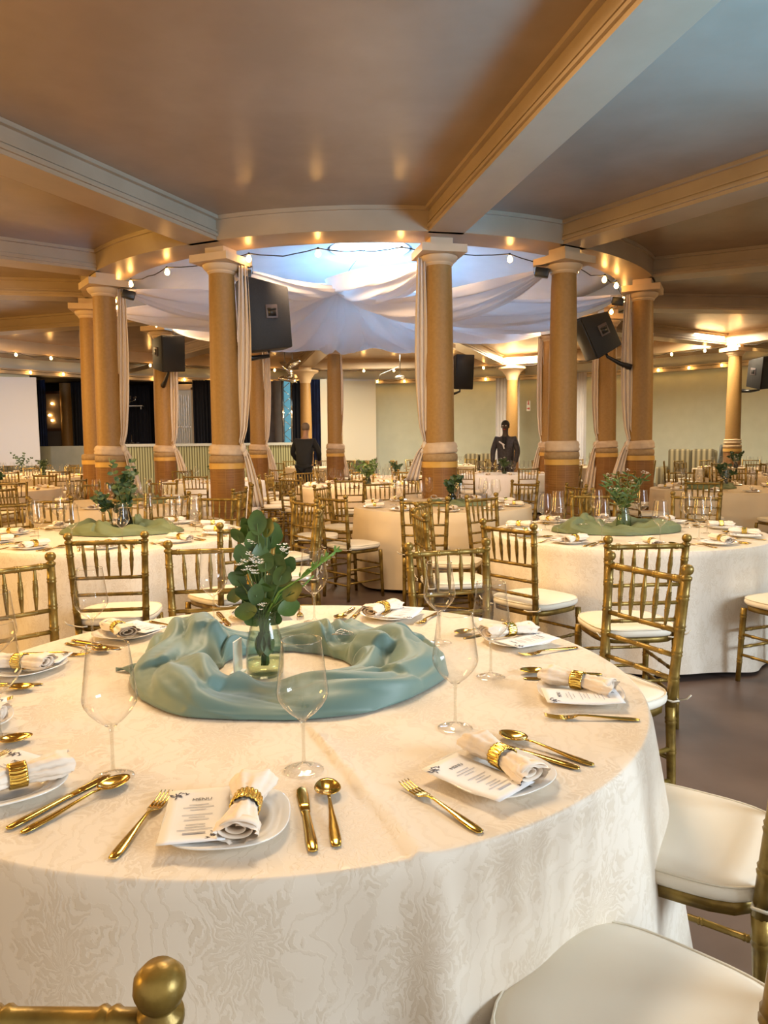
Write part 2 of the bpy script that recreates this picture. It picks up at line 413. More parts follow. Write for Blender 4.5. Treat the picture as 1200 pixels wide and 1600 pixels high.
# windows in the entrance side wall, right behind the camera: frames with daylight beyond
for i, a in enumerate((-68, -56, -44, -32)):
    bm = bmesh.new(); p = pol(RW-.2, a); rot = Matrix.Rotation(R_(a), 4, 'Z'); t = Vector((-math.sin(R_(a)), math.cos(R_(a)), 0))
    for s in (-1, 1): box(bm, p+t*s*1.35+Vector((0, 0, 2)), (.12, .14, 3.4), rot)
    for z in (.25, 1.4, 3.6): box(bm, p+Vector((0, 0, z)), (.1, 2.75, .1), rot)
    tag(obj('window_%d' % (i+2), bm, 'cornice', smooth=False), kind='structure')

# ------------------------------------------------------------------ columns, their cloths
WHERE = {'A': 'left in the ring, behind the left tables', 'B': 'front left in the ring beside the largest speaker',
         'C': 'front centre in the ring, nearest the camera', 'D': 'front right in the ring, next right of centre',
         'E': 'right in the ring holding the tilted speaker', 'J': 'back right in the ring with the long tail',
         'I': 'back right, half hidden by the front right column', 'M': 'at the back, hidden by the front centre column',
         'H': 'at the back before the cream screen', 'G': 'back left before the bamboo stage front',
         'F': 'left back in the ring holding the stage speaker', 'K': 'far left, half hidden by the left ring column'}
def uvcyl(r, z0, z1): return lambda u, v: (u*2*PI*r, z0+v*(z1-z0))
def column(key, x, y, rot, outer=False):
    t = thing('column', 'ochre round column ' + WHERE[key] if not outer else key, 'column', (x, y, 0), rot)
    bm = bmesh.new()
    lathe(bm, [(.18, 1.21), (.18, 1.42), (.176, 2.2), (.160, 3.2), (.152, 3.52)], 40)
    obj('shaft', bm, 'column', t)
    bm = bmesh.new()
    if outer and outer == 'flare':
        lathe(bm, [(.15, 3.28), (.175, 3.34), (.19, 3.42), (.30, 3.58), (.42, 3.64), (.42, 3.69), (.2, 3.69), (.2, 3.79)], 32)
        obj('capital', bm, 'capital', t, auto=35)
    else:
        lathe(bm, [(.152, 3.48), (.172, 3.50), (.172, 3.515), (.19, 3.525), (.215, 3.55), (.225, 3.585), (.205, 3.60), (.15, 3.60)], 40)
        box(bm, (0, 0, 3.645), (.54, .54, .09))
        box(bm, (0, 0, 3.74), (.27, .27, .11))
        obj('capital', bm, 'capital', t, auto=35)
    bm = bmesh.new()
    grid(bm, lambda u, v: Vector((.213*math.cos(2*PI*u), .213*math.sin(2*PI*u), 1.12*v)), 40, 1, True, uvcyl(.213, 0, 1.12))
    obj('wicker_base', bm, 'wicker', t)
    bm = bmesh.new(); lathe(bm, [(.17, 1.10), (.222, 1.105), (.222, 1.175), (.17, 1.18)], 40); obj('band', bm, 'gold_band', t, auto=40)
    bm = bmesh.new(); lathe(bm, [(.18, 1.17), (.215, 1.18), (.222, 1.22), (.215, 1.265), (.18, 1.28)], 40, sup=lambda q: 1+.012*math.sin(5*q+x))
    obj('padding', bm, 'hessian', t)
    if outer:
        bm = bmesh.new(); lathe(bm, [(.17, 1.30), (.21, 1.31), (.21, 1.34), (.19, 1.36), (.205, 1.38), (.205, 1.41), (.17, 1.42)], 40); obj('collar', bm, 'capital', t)
    return t
for k, (x, y) in cols.items():
    column(k, x, y, math.atan2(y-CY, x-CX))
column('ochre round column of the outer ring on the far right, carrying a black speaker', 8.87, 18.85, .5, True)
column('ochre round column with flared capital behind the man in the dark suit', 4.0, 23.1, .2, 'flare')
column('ochre round column with flared capital behind the person in black by the stage', -2.42, 23.4, .2, 'flare')

def drape(key, dx, tail, tw=.10):
    x, y = cols[key]; sgn = 1 if dx > 0 else -1
    t = thing('column_drape', 'white voile drape on the column ' + WHERE[key], 'drape', (x, y, 1.3), 0, 'voile drapes on the ring columns')
    ph = random.random()*6
    zt, zk = 3.58-1.3, 1.37-1.3
    def f(u, v):
        if u < .8:
            s = u/.8; z = zt+(zk-zt)*s
            off = dx*(1-.18*s**3)*(1+.05*math.sin(3*s+ph)); wd = .17*(.55+.5*math.sin(min(1, s*1.25)*PI*.6))*(1-.68*s**4)
            if s > .9: off -= sgn*.035*(s-.9)*10
        else:
            s = (u-.8)/.2; z = zk-(zk+1.3-tail)*s
            off = dx*.80+sgn*(.0+.16*s**.7); wd = .055+tw*s**.6
        a = (v-.5)*2
        return Vector((off+a*wd*.5, -.05+.028*math.sin(a*9+ph+u*3)+.012*math.sin(a*21+u*5), z))
    bm = bmesh.new(); grid(bm, f, 40, 28); solid(obj('hanging', bm, 'voile_drape', t), .004)
    bm = bmesh.new()
    lathe(bm, [(.183, 0), (.212, .005), (.226, .03), (.214, .05), (.224, .075), (.212, .11), (.20, .125), (.183, .135)], 56,
          Matrix.Translation((0, 0, -.03)) @ Matrix.Rotation(R_(2.5)*sgn, 4, 'Y'), sup=lambda q: 1+.018*math.sin(7*q+ph)+.012*math.sin(13*q))
    obj('wrap', bm, 'wrap_cloth', t)
    bm = bmesh.new(); sphere(bm, (dx*.82, -.07, .06), .05, 2, (.8, .8, 1.21)); sphere(bm, (dx*.9, -.06, .0), .04, 2, (.9, .7, 1.2)); obj('knot', bm, 'voile_drape', t)
for k, dx, tail in [('A', .26, .72), ('B', .27, .62), ('C', -.22, .95), ('E', -.24, .85), ('F', .25, .85), ('G', .25, .55), ('H', .13, .6), ('I', -.20, .6), ('J', -.21, .45)]:
    drape(k, dx, tail, .16 if k in 'GJ' else .10)
# wraps on the undraped front right column
x, y = cols['D']; bm = bmesh.new()
lathe(bm, [(.183, 0), (.214, .005), (.228, .03), (.214, .06), (.222, .09), (.21, .12), (.20, .135), (.183, .14)], 56, Matrix.Translation((x, y, 1.27)), sup=lambda q: 1+.02*math.sin(6*q)+.012*math.sin(11*q))
tag(obj('column_wrap', bm, 'wrap_cloth'), 'cream cloth wound round the front right column above its wicker base', 'cloth')

# canopy of voile swags from the knot under the skylight to every column head
KN = Vector((-.72, 13.25, 4.14))
cano = thing('voile_canopy', 'white voile canopy of draped swags gathered to a knot under the skylight', 'canopy', KN)
def swag(k, sag, wid, hang, ph):
    x, y = cols[k]; P = Vector((x, y, 3.60)); inn = (Vector((CX, CY, 0))-Vector((x, y, 0))).normalized()
    P = P+inn*.30
    d = P-KN; tdir = Vector((-d.y, d.x, 0)).normalized()
    def f(u, v):
        a = (v-.5)*2; c = KN.lerp(P, u)
        c.z -= sag*4*u*(1-u)
        wf = .05+wid*math.sin(PI*u**.75)**.8 if 0 < u < 1 else .05
        c = c+tdir*a*wf
        c.z -= hang*math.sin(PI*u)*(1-a*a)**.8
        fold = math.sin(a*15+ph+1.5*math.sin(u*4))*.055+math.sin(a*31+ph*2)*.018
        c.z += fold*(.25+math.sin(PI*u))
        c = c + tdir*(fold*.25)
        return c-KN
    bm = bmesh.new(); grid(bm, f, 40, 56); obj('swag', bm, 'voile', cano)
for i, (k, sag, wid, hang) in enumerate([('A', .16, .95, .30), ('B', .12, .50, .12), ('C', .05, .55, .28), ('D', .30, .75, .30), ('E', .22, .85, .30),
                                      ('J', .14, 1.1, .28), ('I', .12, 1.2, .32), ('M', .14, 1.3, .36), ('H', .08, 1.35, .42), ('G', .08, 1.3, .42), ('F', .12, 1.2, .34), ('K', .14, .95, .30)]):
    swag(k, sag, wid, hang, i*1.7)
bm = bmesh.new(); sphere(bm, (0, 0, 0), .09, 2, (1, 1, .8)); obj('knot', bm, 'voile', cano)
bm = bmesh.new(); tube(bm, [(0, 0, .05), (.2, .02, .35), (.45, .04, .66)], .006); obj('cord', bm, 'cable', cano)

# ------------------------------------------------------------------ string lights
def bulb_mesh():
    bm = bmesh.new(); lathe(bm, [(0, -.105), (.017, -.10), (.031, -.082), (.034, -.066), (.028, -.045), (.016, -.025), (.012, -.012)], 10); return bm
def socket_mesh():
    bm = bmesh.new(); lathe(bm, [(0, .012), (.014, .01), (.014, -.02), (.012, -.024)], 8); return bm
bproto = [None, None]
def string(name, label, pts, m='bulb', ends=True, sag=.10, drop=.0):
    t = thing(name, label, 'string lights', pts[0])
    o0 = Vector(pts[0]); path = []
    for a, b in zip(pts, pts[1:]):
        a, b = Vector(a), Vector(b)
        for k in range(6):
            s = k/6; p = a.lerp(b, s); p.z -= sag*4*s*(1-s)*(.6+.8*random.random() if k == 3 else 1); path.append(p-o0)
    path.append(Vector(pts[-1])-o0)
    bm = bmesh.new(); tube(bm, path, .007, 5); obj('cable', bm, 'cable', t)
    for p in pts:
        if bproto[0] is None:
            b = obj('bulb', bulb_mesh(), 'bulb', t); s = obj('socket', socket_mesh(), 'cable', t); bproto[0], bproto[1] = b, s
        else:
            b = bproto[0].copy(); C.objects.link(b); b.parent = t; s = bproto[1].copy(); C.objects.link(s); s.parent = t
        q = Vector(p)-o0; b.location = q; s.location = q; b.rotation_euler = s.rotation_euler = (random.uniform(-.2, .2), random.uniform(-.2, .2), 0)
RB = RI-.20
string('string_light', 'string of warm bulbs under the ring beam round the white canopy',
       [pol(RB, a, 3.73) for a in (-160, -149.5, -141.5, -128, -109.5, -97.5, -84, -65, -49, -38, -31, -15, 0, 15, 30, 45, 60, 75, 90, 105, 120, 135, 150, 165, 182, 191)], sag=.05)
string('string_light', 'string of warm bulbs along the outer ring beam, upper of the two far rows', [pol(RO_-.24, a, 3.76) for a in [20+5.15*i for i in range(28)]], sag=.06)
string('string_light', 'string of warm bulbs along the wall cornice, lower of the two far rows', [pol(RW-.68, a, 3.72) for a in [14+4.0*i for i in range(37)]], sag=.04)

# ------------------------------------------------------------------ cool glowing tubes added as window glare in the glossy ceiling
for lab, x, y, a, L in [('cool white tubes imitating window glare on the ceiling at the far right', 10.2, 17.0, 20, 1.7), ('cool white tubes imitating window glare on the ceiling above the man in the suit', 4.9, 22.6, 60, 1.3),
                        ('cool white tubes imitating window glare on the ceiling above the white screen', -1.3, 24.5, 88, 1.7), ('cool white tubes imitating window glare on the ceiling by the left stage', -7.6, 22.2, 130, 1.3)]:
    t = thing('ceiling_glare', lab, 'light', (x, y, ZC-.002), R_(a+90))
    bm = bmesh.new(); box(bm, (0, 0, -.03), (L, .16, .06)); bevel_all(bm, .008); obj('housing', bm, 'screen', t, auto=40)
    bm = bmesh.new()
    for s in (-1, 1): rod(bm, (-L/2+.04, s*.045, -.08), (L/2-.04, s*.045, -.08), .022, 10)
    obj('tube', bm, 'tube', t)

# ------------------------------------------------------------------ loudspeakers
def speaker(label, loc, eul, size, mount, group='black loudspeakers on the columns'):
    t = thing('loudspeaker', label, 'speaker', loc, 0, group); t.rotation_euler = eul
    W, D, H = size; bm = bmesh.new()
    v = [bm.verts.new((x, y, z*(1 if y < 0 else (.70 if z > 0 else .92)))) for z in (-H/2, H/2) for x, y in ((-W/2, -D/2), (W/2, -D/2), (W/2*.9, D/2), (-W/2*.9, D/2))]
    for q in ((3, 2, 1, 0), (4, 5, 6, 7), (0, 1, 5, 4), (1, 2, 6, 5), (2, 3, 7, 6), (3, 0, 4, 7)): bm.faces.new([v[i] for i in q])
    bevel_all(bm, .02, 2); obj('cabinet', bm, 'black', t, auto=40)
    bm = bmesh.new(); box(bm, (0, -D/2-.006, 0), (W*.9, .02, H*.92)); bevel_all(bm, .006); obj('grille', bm, 'black_plastic', t, auto=40)
    for s in (-1, 1):
        xx = s*W/2*.955; rot = Matrix.Rotation(s*math.atan(.05*W/D), 4, 'Z'); c = Vector((xx, .04, .02))
        bm = bmesh.new(); box(bm, c, (.022, .15, .17), rot); bevel_all(bm, .008)
        hp = obj('handle', bm, 'handle_rim', t, auto=40)
        bm = bmesh.new(); box(bm, c+Vector((s*.006, 0, -.008)), (.022, .10, .10), rot); box(bm, c+Vector((s*.012, 0, .03)), (.02, .11, .02), rot)
        obj('recess', bm, 'black_plastic', hp)
    ti = (Matrix.Translation(loc) @ t.rotation_euler.to_matrix().to_4x4()).inverted()
    b = ti @ Vector(mount); bm = bmesh.new(); a = Vector((0, .02, -H/2*.95))
    mid = a+Vector((0, 0, -.07)); tube(bm, [a, mid, mid.lerp(b, .5)+Vector((0, 0, -.02)), b], .03, 8, rf=lambda s: .020+.03*s*s)
    obj('bracket', bm, 'black_plastic', t)
speaker('large black loudspeaker beside the front left column in front of the canopy', (-1.50, 9.62, 3.04), (R_(4), R_(2), R_(-68)), (.50, .56, .92), (-1.84, 9.45, 2.50))
speaker('black loudspeaker tilted steeply on its bracket beside the right column of the ring', (3.20, 11.25, 3.00), (R_(26), 0, R_(-80)), (.40, .44, .66), (3.74, 11.28, 2.50))
speaker('black loudspeaker on the left back column above the stage', (-4.05, 14.20, 3.15), (R_(10), R_(-4), R_(42)), (.48, .44, .68), (-4.25, 14.47, 2.55))
speaker('black loudspeaker behind the front centre column, seen edge on', (1.78, 17.0, 3.0), (R_(6), 0, R_(20)), (.46, .40, .78), (1.47, 17.32, 2.5))
speaker('black loudspeaker on the outer ring column at the far right', (9.33, 18.40, 3.06), (R_(10), R_(-6), R_(24)), (.56, .44, .80), (9.0, 18.72, 2.62))
# small flood lamps clipped at column heads
for lab, x, y, z, rz in [('small black flood lamp clipped beside the left column head', -3.53, 10.55, 3.50, 20), ('small black flood lamp clipped behind the front left column head', -1.70, 9.42, 3.52, 10),
                         ('small black flood lamp clipped left of the front right column head', 2.00, 9.46, 3.50, -15), ('small black flood lamp clipped left of the right column head', 3.50, 11.2, 3.46, -20),
                         ('small black flood lamp on top of the left back speaker', -3.95, 14.5, 3.47, 10)]:
    t = thing('flood_lamp', lab, 'lamp', (x, y, z), R_(rz), 'small flood lamps on the column heads')
    bm = bmesh.new(); box(bm, (0, 0, 0), (.17, .12, .11), Matrix.Rotation(.2, 4, 'Y')); bevel_all(bm, .015); obj('housing', bm, 'black_plastic', t, auto=40)
    bm = bmesh.new(); tube(bm, [(-.095, 0, 0), (-.1, 0, .09), (.1, 0, .09), (.095, 0, 0)], .008, 6); obj('bracket', bm, 'grey_metal', t)

# ------------------------------------------------------------------ stage and far wall furnishings
def plank(name, m, x0, y0, x1, y1, z0, z1, th=.06, label=None, cat=None, kind=None, group=None, uvx=False, parent=None):
    """upright slab between two ground points"""
    bm = bmesh.new(); a, b = Vector((x0, y0, 0)), Vector((x1, y1, 0)); L = (b-a).length
    box(bm, ((x0+x1)/2, (y0+y1)/2, (z0+z1)/2), (L, th, z1-z0), Matrix.Rotation(math.atan2(y1-y0, x1-x0), 4, 'Z'))
    o = obj(name, bm, m, parent, smooth=False)
    if uvx:
        me = o.data; lay = me.uv_layers.new(name='UVMap'); d = (b-a)/L
        for lp in me.loops:
            p = me.vertices[lp.vertex_index].co; lay.data[lp.index].uv = ((p-a).dot(d), p.z)
    return tag(o, label, cat, group, kind)
def at(px, Y):  # x position on the line of sight of a far item at depth Y
    return (px-600)/1155*Y*1.0
def curtain(label, m, p0, p1, z0, z1, folds=9, amp=.05, cat='curtain', name='curtain'):
    a, b = Vector((*p0, 0)), Vector((*p1, 0)); d = (b-a); n = Vector((-d.y, d.x, 0)).normalized()
    bm = bmesh.new(); ph = random.random()*6
    grid(bm, lambda u, v: a+d*u+n*(amp*math.sin(u*folds*2*PI+ph)*(.5+.5*v)+amp*.3*math.sin(u*folds*5+ph))+Vector((0, 0, z1+(z0-z1)*v)), folds*10, 6)
    return solid(tag(obj(name, bm, m), label, cat), .01)
ZT = 1.46   # stage parapet height
SX = [(-8.75, 23.6), (-6.35, 22.9), (-2.75, 24.0)]
stage = thing('stage', 'raised stage with bamboo clad front and pale green rail', 'stage', (-5.5, 24.0, 0))
def local(o):  # keep world placement under the stage empty
    o.data.transform(Matrix.Translation((5.5, -24.0, 0))); return o
for (x0, y0), (x1, y1) in (((-8.2, 21.6), (-5.3, 22.5)), ((-5.3, 22.5), (-2.72, 23.0))):
    local(plank('front_panel', 'bamboo', x0, y0, x1, y1, 0, ZT-.08, .1, uvx=True, parent=stage))
    local(plank('rail', 'bulkhead', x0, y0, x1, y1, ZT-.08, ZT, .2, parent=stage))
bm = bmesh.new()
v = [bm.verts.new((x, y, z)) for z in (.88, .98) for x, y in ((-8.2, 21.7), (-5.3, 22.6), (-2.75, 23.1), (-2.6, 29.0), (-9.0, 28.0))]
bm.faces.new(v[:5][::-1]); bm.faces.new(v[5:])
for i in range(5): j = (i+1) % 5; bm.faces.new((v[i], v[j], v[5+j], v[5+i]))
local(obj('deck', bm, 'brown_wood', stage, smooth=False))
local(plank('side_panel', 'grey_paint', -10.6, 22.75, -8.2, 21.62, 0, ZT-.04, .1, parent=stage))
# items seen in the stage opening, left to right
Y1 = 26.0
curtain('narrow navy curtain hanging at the right edge of the left screen', 'curtain_navy', (at(69, 24.4), 24.4), (at(79, 24.4), 24.4), 1.0, 3.58, 3, .05)
t = thing('glass_door', 'brown framed glass door reflecting three bulbs at the left of the stage', 'door', (at(88, Y1), Y1, 1.0))
bm = bmesh.new()
for s in (-1, 1): box(bm, (s*.33, 0, 1.21), (.08, .08, 2.3))
for z in (.04, 1.0, 2.28): box(bm, (0, 0, z), (.66, .08, .09))
obj('frame', bm, 'brown_wood', t, smooth=False)
bm = bmesh.new(); box(bm, (0, .02, 1.21), (.62, .012, 2.2)); obj('pane', bm, mat('dim_pane', (.16, .14, .13), .12), t, smooth=False)
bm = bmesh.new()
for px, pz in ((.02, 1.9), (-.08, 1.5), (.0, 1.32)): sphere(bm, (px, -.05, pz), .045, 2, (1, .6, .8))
obj('lamp_reflection', bm, 'bulb', t).name = 'bulb_reflection'  # glowing beads stand in for bulbs mirrored in the pane
bm = bmesh.new(); lathe(bm, [(.20, 1.0), (.20, 3.6)], 24, Matrix.Translation((at(110, Y1), Y1, 0))); tag(obj('stage_column', bm, 'column'), 'plain beige column beside the glass door at the left of the stage', 'column')
curtain('black stage curtain between the beige stage column and the left ring column', 'curtain_black', (at(118, 25.6), 25.6), (at(146, 25.6), 25.6), 1.0, 3.6, 6)
curtain('black back curtain behind the hanging chandelier', 'curtain_black', (at(188, 27.2), 27.2), (at(240, 27.2), 27.2), 1.0, 3.6, 9)
def chandelier(label, x, y, z, s):
    t = thing('chandelier', label, 'chandelier', (x, y, z))
    bm = bmesh.new(); rod(bm, (0, 0, -.1*s), (0, 0, .5*s), .012*s, 6); lathe(bm, [(0, -.15*s), (.06*s, -.1*s), (.03*s, 0)], 10); obj('stem', bm, 'chrome', t)
    bm = bmesh.new()
    for k in range(6):
        a = k*PI/3; d = Vector((math.cos(a), math.sin(a), 0))
        tube(bm, [d*.02, d*.14*s+Vector((0, 0, -.08*s)), d*.28*s, d*.30*s+Vector((0, 0, .08*s))], .012*s, 5)
    obj('arms', bm, 'chrome', t)
    bm = bmesh.new()
    for k in range(6):
        a = k*PI/3; lathe(bm, [(0, .08*s), (.05*s, .09*s), (.06*s, .14*s)], 8, Matrix.Translation((math.cos(a)*.3*s, math.sin(a)*.3*s, 0)))
    obj('cups', bm, 'chrome', t)
chandelier('small glass chandelier over the white shelf on the dark stage', at(207, 26), 26, 3.0, .8)
t = thing('shelf', 'thin white shelf on the dark back wall of the stage', 'shelf', (at(214, 26.6), 26.6, 2.82)); bm = bmesh.new(); box(bm, (0, 0, 0), (.66, .2, .035)); obj('board', bm, 'screen', t, smooth=False)
bm = bmesh.new()
for s in (-1, 1): box(bm, (s*.25, .08, -.06), (.03, .1, .1))
obj('brackets', bm, 'grey_metal', t, smooth=False)
chandelier('added copy of the chandelier, standing for its reflection above the stage rail', at(209, 25), 25, 1.42, .7)  # smaller copy modelled as the reflection of the chandelier
# louvre door in pale frame
t = thing('louvre_door', 'white louvred door in a pale arched frame behind the stage', 'door', (at(289, Y1), Y1, 1.0))
bm = bmesh.new()
for s in (-1, 1): box(bm, (s*.42, 0, 1.2), (.16, .12, 2.4))
box(bm, (0, 0, 2.42), (1.0, .12, .2)); obj('frame', bm, 'cornice', t, smooth=False)
bm = bmesh.new(); box(bm, (0, .03, 1.21), (.68, .05, 2.25)); obj('door_panel', bm, 'bulkhead', t, smooth=False)
bm = bmesh.new()
for i in range(7): box(bm, (-.24+.08*i, -.015, 1.25), (.018, .03, 1.8))
box(bm, (0, -.015, 1.05), (.6, .03, .04)); obj('louvres', bm, 'grey_metal', t, smooth=False)
curtain('black stage curtain right of the louvred door', 'curtain_black', (at(306, 25.4), 25.4), (at(336, 25.4), 25.4), 1.0, 3.6, 6)
curtain('black stage curtain between the front left and back left columns', 'curtain_black', (at(358, 25.8), 25.8), (at(402, 25.8), 25.8), 1.0, 3.6, 9)
t = thing('backdrop_panel', 'grey stage backdrop panel with a rounded pilaster', 'panel', (at(431, Y1), Y1, 1.0))
bm = bmesh.new(); box(bm, (0, .1, 1.3), (.7, .08, 2.6)); obj('board', bm, mottled('backdrop_grey', (.10, .09, .10), (.14, .13, .14), 3, .7), t, smooth=False)
bm = bmesh.new(); lathe(bm, [(.13, 0), (.13, 2.6)], 20, Matrix.Translation((.14, 0, 0))); obj('pilaster', bm, mottled('pilaster_grey', (.17, .15, .14), (.21, .18, .17), 3, .7), t)
# turquoise lit truss column
t = thing('truss_tower', 'slim metal truss tower lit turquoise beside the stage', 'truss', (at(452, 25.2), 25.2, 1.0))
bm = bmesh.new()
for sx in (-.14, .14):
    for sy in (-.1, .1): rod(bm, (sx, sy, 0), (sx, sy, 2.55), .02, 8)
obj('uprights', bm, 'chrome', t)
bm = bmesh.new()
for i in range(10):
    s = 1 if i % 2 else -1; rod(bm, (-.14*s, -.1, i*.25), (.14*s, -.1, i*.25+.25), .012, 6)
obj('braces', bm, 'chrome', t)
bm = bmesh.new(); box(bm, (0, .08, 1.28), (.22, .02, 2.5)); obj('truss_glow', bm, 'turq', t, smooth=False)  # glowing sheet added to imitate turquoise light on the truss
curtain('black curtain behind the person in black', 'curtain_black', (at(461, 26), 26), (at(492, 26), 26), .2, 3.6, 6)
curtain('navy curtain left of the narrow cream panel', 'curtain_navy', (at(484, 25.6), 25.6), (at(504, 25.6), 25.6), .2, 3.6, 4)
tag(plank('board', 'screen_cream', at(503.5, 25), 25, at(513.5, 25), 25, 0, 3.56, .08), 'narrow cream upright board between the navy curtain and the back column', 'board')
# projection screens
def screen(label, p0, p1, z0, z1, m):
    t = thing('projection_screen', label, 'screen', (p0[0], p0[1], 0))
    d = (p1[0]-p0[0], p1[1]-p0[1])
    plank('fabric', m, 0, 0, *d, z0, z1, .03, parent=t)
    plank('casing', 'screen', 0, 0, *d, z1, z1+.06, .09, parent=t)
    for q, rz in (((0, 0), 0), (d, 1)):
        bm = bmesh.new(); rod(bm, (q[0], q[1], 0), (q[0], q[1], z0+.1), .03, 8); obj('leg', bm, 'grey_metal', t)
screen('large white projection screen at the far left', (-12.6, 20.6), (-9.95, 21.5), .86, 3.33, 'screen')
screen('cream white projection screen behind the back column', (at(513, 25.9), 25.9), (at(589, 26.6), 26.6), .8, 3.60, 'screen_cream')
# white curtains at windows in the right wall
curtain('pale blue white window curtain left of the back right column', 'white_cloth', (at(775, 25.8), 25.8), (at(812, 25.6), 25.6), .2, 3.6, 7)
curtain('pale blue white window curtain between the two right columns', 'white_cloth', (at(896, 24.3), 24.3), (at(914, 24.0), 24.0), .2, 3.6, 4)
t = thing('exit_sign', 'small white wall sign with red figure and arrow', 'sign', (at(826, 25.3), 25.35, 2.62), R_(-25))
bm = bmesh.new(); box(bm, (0, 0, 0), (.13, .02, .34)); obj('plate', bm, 'sign', t, smooth=False)
bm = bmesh.new(); box(bm, (0, -.015, .10), (.03, .012, .09)); sphere(bm, (0, -.015, .165), .02, 1, (1, .4, 1)); box(bm, (.0, -.015, .055), (.06, .012, .03)); obj('figure', bm, 'sign_red', t, smooth=False)
bm = bmesh.new(); box(bm, (-.015, -.015, -.09), (.06, .012, .03))
v = [bm.verts.new(p) for p in ((.01, -.022, -.14), (.05, -.022, -.09), (.01, -.022, -.04))]; bm.faces.new(v); obj('arrow', bm, 'sign_red', t, smooth=False)
# chrome stage lamps under the outer beam
t = thing('stage_lamp', 'cluster of chrome stage lamps hanging under the far beam above the stage', 'lamp', (at(455, 20.5), 20.5, 3.45))
bm = bmesh.new(); tube(bm, [(-.1, 0, .605), (-.1, 0, .2), (0, 0, .1)], .02, 6); tube(bm, [(.1, 0, .605), (.12, 0, .1)], .02, 6); obj('hanger', bm, 'grey_metal', t)
for nm, c, r, rx in (('reflector', (-.05, 0, .0), .27, .9), ('reflector', (.14, .05, .14), .22, -.5), ('reflector', (-.02, -.05, -.30), .27, .2)):
    bm = bmesh.new(); lathe(bm, [(0, .12), (.5*r, .11), (.85*r, .05), (r, -.03), (r*.93, -.03), (.8*r, .03), (0, .07)], 20, Matrix.Translation(c) @ Matrix.Rotation(rx, 4, 'Y')); obj(nm, bm, 'chrome', t)
t = thing('projector', 'ceiling projector hanging from a thin bent arm before the far wall', 'projector', (at(627, 22), 22, 3.33))
bm = bmesh.new(); tube(bm, [(-.62, 0, -.12), (-.6, 0, .08), (-.05, 0, .30), (0, 0, .28), (0, 0, .03)], .012, 6); tube(bm, [(0, 0, .28), (0, 0, .72)], .012, 6); obj('arm', bm, 'black_plastic', t)
bm = bmesh.new(); lathe(bm, [(0, .06), (.10, .05), (.16, 0), (.10, -.05), (0, -.05)], 16); obj('body', bm, 'grey_metal', t)

# lounge furniture along the far wall
def sofa(label, x, y, rz, L, zb, m='stripe'):
    t = thing('sofa', label, 'sofa', (x, y, 0), rz, 'striped sofas along the far wall')
    def part(nm, c, s, mm=m, b=.06):
        bm = bmesh.new(); box(bm, c, s); bevel_all(bm, b, 3); obj(nm, bm, mm, t, auto=50)
    part('seat', (0, 0, .3), (L, .8, .36)); part('backrest', (0, .34, .62), (L, .2, zb-.35))
    for s in (-1, 1): part('arm', (s*(L/2+.08), 0, .38), (.18, .85, .55))
    n = 2
    for i in range(n): part('back_cushion', ((i-.5)*L/n, .17, .75), (L/n*.9, .16, zb-.55))
    return t
sofa('striped brown sofa left of the man in the suit', 1.75, 24.6, -.08, 1.0, 1.12)
sofa('striped brown sofa directly beside the man in the suit', 3.15, 24.4, -.15, 1.0, 1.12)
sofa('striped sofa with leaning cushions between the two right columns', 6.9, 22.4, -.5, 1.5, 1.2)
sofa('tall green striped sofa right of the right column', 8.6, 20.8, -.6, 1.3, 1.36)
t = thing('wing_chair', 'grey moulded lounge chair with curved back near the right wall', 'chair', (9.9, 21.2, 0), R_(40))
bm = bmesh.new(); lathe(bm, [(0, 0), (.3, .02), (.05, .06), (.04, .4), (0, .4)], 16); obj('pedestal', bm, 'grey_metal', t)
bm = bmesh.new(); grid(bm, lambda u, v: Vector(((v-.5)*.62*(1-.35*u*u), -.30+.55*min(u*2, 1)-.0+.12*max(0, u-.5)*2*((v-.5)*2)**2*-1, .42+(max(0, u-.5)*2)**1.2*.78+.07*((v-.5)*2)**2)), 16, 10)
solid(obj('shell', bm, 'grey_vinyl', t), .04)

# ------------------------------------------------------------------ people
def skin_mesh(name, verts, edges, radii, m, parent, root=0, sub=2):
    me = bpy.data.meshes.new(name); me.from_pydata(verts, edges, [])
    o = bpy.data.objects.new(name, me); C.objects.link(o)
    md = o.modifiers.new('skin', 'SKIN'); md.use_smooth_shade = True
    for i, r in enumerate(radii):
        s = me.skin_vertices[0].data[i]; s.radius = r if isinstance(r, tuple) else (r, r); s.use_root = (i == root)
    ss = o.modifiers.new('sub', 'SUBSURF'); ss.levels = ss.render_levels = sub
    dg = bpy.context.evaluated_depsgraph_get(); ev = o.evaluated_get(dg)
    nm = bpy.data.meshes.new_from_object(ev); nm.name = name
    bpy.data.objects.remove(o); 
    nm.materials.clear(); nm.materials.append(M[m] if isinstance(m, str) else m)
    nm.polygons.foreach_set('use_smooth', [True]*len(nm.polygons))
    q = bpy.data.objects.new(name, nm); C.objects.link(q); q.parent = parent; return q
